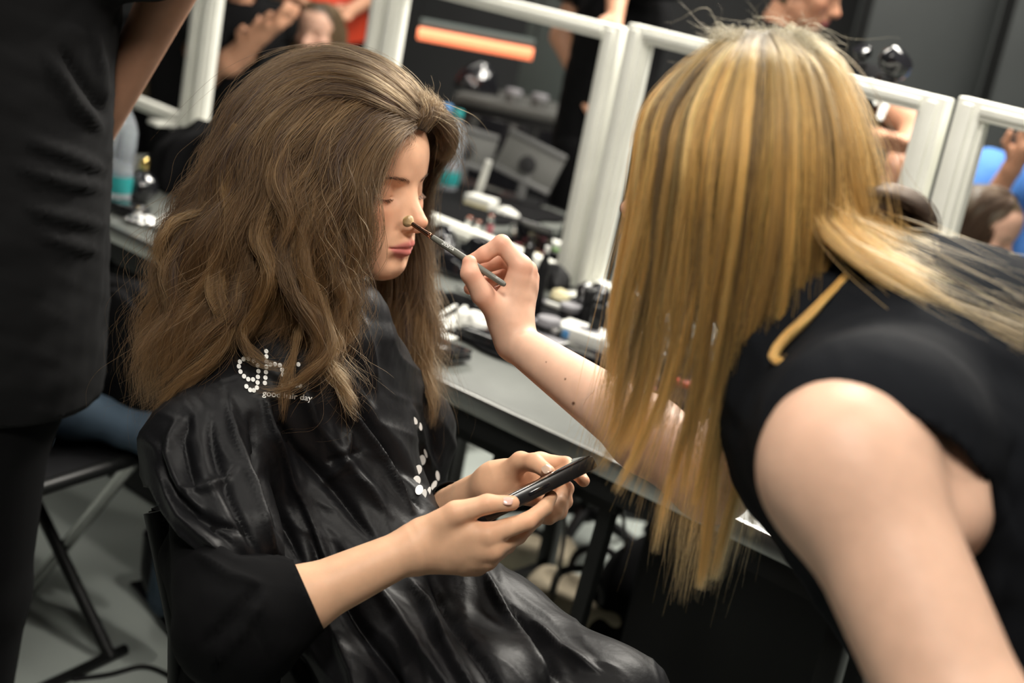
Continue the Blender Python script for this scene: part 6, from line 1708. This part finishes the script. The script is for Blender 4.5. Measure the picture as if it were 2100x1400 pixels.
# rear counter behind
q = C(1070, 250, 5.3)
o = empty('rear_counter', (q[0], q[1], 0), -0.2, 'grey topped black counter seen through the middle frame', 'counter')
MB().box((0.05, 0.15, 0.88), (0.62, 0.4, 0.03), bev=0.003).build('countertop', M['greyplastic'], o)
MB().box((0.05, 0.16, 0.435), (0.60, 0.38, 0.86), bev=0.004).build('cabinet', M['black'], o)
for k in (-1, 1): MB().box((0.05 + 0.15 * k, -0.035, 0.5), (0.27, 0.012, 0.66), bev=0.003).build('door', M['gloss'], o)
for k, (dx, lb) in enumerate(((-0.05, 'small grey pot on the rear counter, left of two'), (0.05, 'small grey pot on the rear counter, right of two'))):
    jar('cream_jar', (q[0] + dx, q[1] + 0.05, 0.8955), 0.05, 0.03, M['greyplastic'], M['lilac'], lb)
q_rc = q
blob('black_bag', (q_rc[0] - 0.20, q_rc[1] + 0.18, 0.8955), 0.09, 0.07, 0.11, M['gloss'], 'shiny black bag with a rounded handle under the orange tube', 'bag', 26, 0.2, h=0.006, amp=0.12, freq=2.6, sharp=0.3)
# clip lamp on the frame top and comb in the bare-armed person's hand
p = C(1838, 128, 2.92); o = empty('clip_lamp', tuple(p), 0, 'glossy black clip lamp head on top of the white frame', 'lamp')
MB().lathe([(0.010, 0.020), (0.030, 0.016), (0.036, 0.0), (0.034, -0.014), (0.028, -0.022), (0.024, -0.020), (0.002, -0.014)], 22, TR(tuple(p), rx=0.5, ry=0.5)).build('lamp_shade', M['gloss'], o, True)
MB().tube([p + (0, 0, -0.012), p + (-0.012, 0.0, -0.032)], 0.006, 8).box((0, 0, 0), (0.03, 0.045, 0.022), TR(tuple(p + (-0.012, 0, -0.040))), bev=0.003).build('clamp', M['black'], o, True)
p = C(1768, 108, 2.95); o = empty('clip_lamp', tuple(p), 0, 'smaller black clip lamp on the frame next to the blonde crown', 'lamp')
MB().lathe([(0.006, 0.012), (0.018, 0.010), (0.021, 0.0), (0.017, -0.010), (0.002, -0.008)], 18, TR(tuple(p), rx=0.4, ry=-0.4)).build('lamp_shade', M['gloss'], o, True)
MB().box((0, 0, 0), (0.02, 0.045, 0.02), TR(tuple(p + (0.002, 0, -0.026))), bev=0.003).build('clamp', M['black'], o, True)
o = empty('styling_comb', tuple(C(1812, 215, 3.52)), 0, 'pair of white comb handles crossed in the bare-armed hands', 'comb')
MB().tube([C(1788, 165, 3.55), C(1797, 215, 3.52)], [0.010, 0.007], 8, flat=0.4).build('handle', M['paper'], o, True)
MB().tube([C(1828, 182, 3.55), C(1803, 245, 3.50)], [0.011, 0.008], 8, flat=0.4).build('handle', M['paper'], o, True)

# ---- under the tables
def tote(name, px, py, w, d, h, mt, label, rz=0.2, seed=1):
    p = FZ(px, py); o = empty(name, p, rz, label, 'bag')
    def f(P):
        q = np.abs(P - np.array([0, 0, h / 2], np.float32)) - np.array([w / 2, d / 2, h / 2], np.float32) + 0.03
        dd = np.sqrt((np.maximum(q, 0) ** 2).sum(1)) + np.minimum(q.max(1), 0) - 0.03
        dd = dd + 0.012 * snoise(P.astype(float), 17, seed).astype(np.float32)
        top = ell(P, (0, 0, h + 0.01), (w * 0.40, d * 0.36, h * 0.22))
        return np.maximum(smax(dd, -top, 0.01), -P[:, 2])
    V, Fq = sdf_mesh(f, (-w * .7, -d * .8, -0.03), (w * .7, d * .8, h * 1.2), 0.009)
    link('bag_body', mesh_from(name, V, Fq), mt, o)
    for s_ in (-1, 1):
        MB().tube(catmull([(-w * 0.22, s_ * d * 0.42, h * 0.9), (-w * 0.18, s_ * d * 0.46, h * 1.25), (w * 0.05, s_ * d * 0.5, h * 1.42), (w * 0.2, s_ * d * 0.46, h * 1.2), (w * 0.22, s_ * d * 0.42, h * 0.9)], 14), 0.009, 8, flat=0.5).build('handle', M['black'], o)
tote('canvas_tote', 1170, 1340, 0.26, 0.14, 0.17, M['beige'], 'beige canvas tote bag on the floor under the table', -0.3)
tote('canvas_tote', 1085, 1165, 0.20, 0.12, 0.09, M['beige'], 'flatter beige cloth bag behind the tote, below the phone', -0.2, 4)
blob('black_backpack', FZ(1300, 1360), 0.17, 0.14, 0.30, M['blackcloth'], 'black backpack beside the beige tote under the table', 'backpack', 31, 0.3, h=0.010, amp=0.08, freq=2.4)
blob('denim_jacket', FZ(1090, 1240), 0.12, 0.09, 0.07, M['jeans'], 'dark blue folded garment between the two beige bags', 'jacket', 32, 0.3, h=0.008, amp=0.15, freq=2.8, sharp=0.4)
p = FZ(1185, 1120); o = empty('wheeled_stool', p, 0.3, 'black stool with five spoke base under the table', 'stool')
for k in range(5):
    a_ = 2 * math.pi * k / 5 + 0.35; e_ = (0.25 * math.cos(a_), 0.25 * math.sin(a_), 0.055)
    MB().tube([(0, 0, 0.11), ((0.12 * math.cos(a_)), 0.12 * math.sin(a_), 0.09), e_], [0.020, 0.016, 0.012], 8).build('spoke', M['black'], o)
    MB().lathe([(0.004, -0.012), (0.022, -0.011), (0.024, 0), (0.022, 0.011), (0.004, 0.012)], 14, TR((e_[0], e_[1], 0.024), rx=math.pi / 2, rz=a_)).build('caster', M['black'], o)
MB().lathe([(0.025, 0.08), (0.025, 0.25), (0.016, 0.26), (0.016, 0.40)], 14).build('gas_column', M['blackmetal'], o)
MB().lathe([(0.02, 0.40), (0.15, 0.405), (0.165, 0.42), (0.165, 0.455), (0.14, 0.475), (0.01, 0.48)], 28).build('seat', M['blackcloth'], o)
def cable(label, pts, r=0.004):
    o = empty('power_cable', tuple(pts[0]), 0, label, 'cable')
    MB().tube(catmull(pts, 26), r, 8).build('cord', M['black'], o, True)
cable('black cable hanging beside the phone down to the tote', [HZ(1150, 1000, 0.70), HZ(1158, 1090, 0.45), HZ(1140, 1200, 0.22), HZ(1120, 1290, 0.02), HZ(1180, 1330, 0.005)])
cable('black cable hanging left of the blonde hair ends', [HZ(1255, 985, 0.70), HZ(1278, 1060, 0.45), HZ(1280, 1150, 0.2), HZ(1262, 1240, 0.02)])
cable('black cable curving over the floor at the lower left', [np.array(FZ(150, 1392, .006)), np.array(FZ(225, 1382, .006)), np.array(FZ(290, 1366, .006)), np.array(FZ(335, 1378, .006)), np.array(FZ(370, 1402, .006)), np.array(FZ(420, 1430, .006))], 0.005)
def cup(px, py, label, rz=0.4):
    p = FZ(px, py); o = empty('paper_cup', p, rz, label, 'cup')
    MB().lathe([(0.026, 0), (0.038, 0.085), (0.0395, 0.087), (0.037, 0.086), (0.025, 0.003)], 20, TR((0, 0, 0.036), ry=1.45), cap=False).lathe([(0.001, 0.002), (0.026, 0.002)], 20, TR((0, 0, 0.036), ry=1.45), cap=False).build('cup_wall', M['paper'], o)
cup(1360, 1300, 'white paper cup lying on the dark floor under the blonde hair ends')
cup(1340, 1125, 'white paper cup lying behind the hanging cable')
blob('plastic_bag', FZ(1455, 1210), 0.07, 0.05, 0.19, M['paper'], 'white plastic bag standing on the floor behind the blonde locks', 'bag', 41, 0, h=0.006, amp=0.15, freq=2.8, sharp=0.5)
blob('plastic_bag', FZ(1395, 1190), 0.06, 0.05, 0.03, M['lilac'], 'small pale plastic bag lying on the floor left of the white one', 'bag', 42, 0, h=0.005, amp=0.2, freq=3.2, sharp=0.5)
q = HZ(1640, 1100, 0.60); o = empty('trolley_case', (q[0] + 0.03, q[1] + 0.12, 0), -0.55, 'black trolley case standing below the artist between her and the table', 'case')
MB().box((0, 0, 0.32), (0.46, 0.36, 0.56), bev=0.015).build('case_body', M['black'], o)
MB().box((0, 0, 0.612), (0.47, 0.37, 0.02), bev=0.006).build('lid', M['greymid'], o)
for sx in (-1, 1):
    for sy in (-1, 1): MB().lathe([(0.004, -0.010), (0.018, -0.009), (0.0195, 0), (0.018, 0.009), (0.004, 0.010)], 12, TR((sx * 0.19, sy * 0.14, 0.0200), rx=math.pi / 2)).box((sx * 0.19, sy * 0.14, 0.035), (0.022, 0.024, 0.018)).build('wheel', M['blackmetal'], o)
MB().tube([(-0.08, 0.19, 0.5), (-0.08, 0.192, 0.66), (0.08, 0.192, 0.66), (0.08, 0.19, 0.5)], 0.008, 8).build('pull_handle', M['blackmetal'], o)
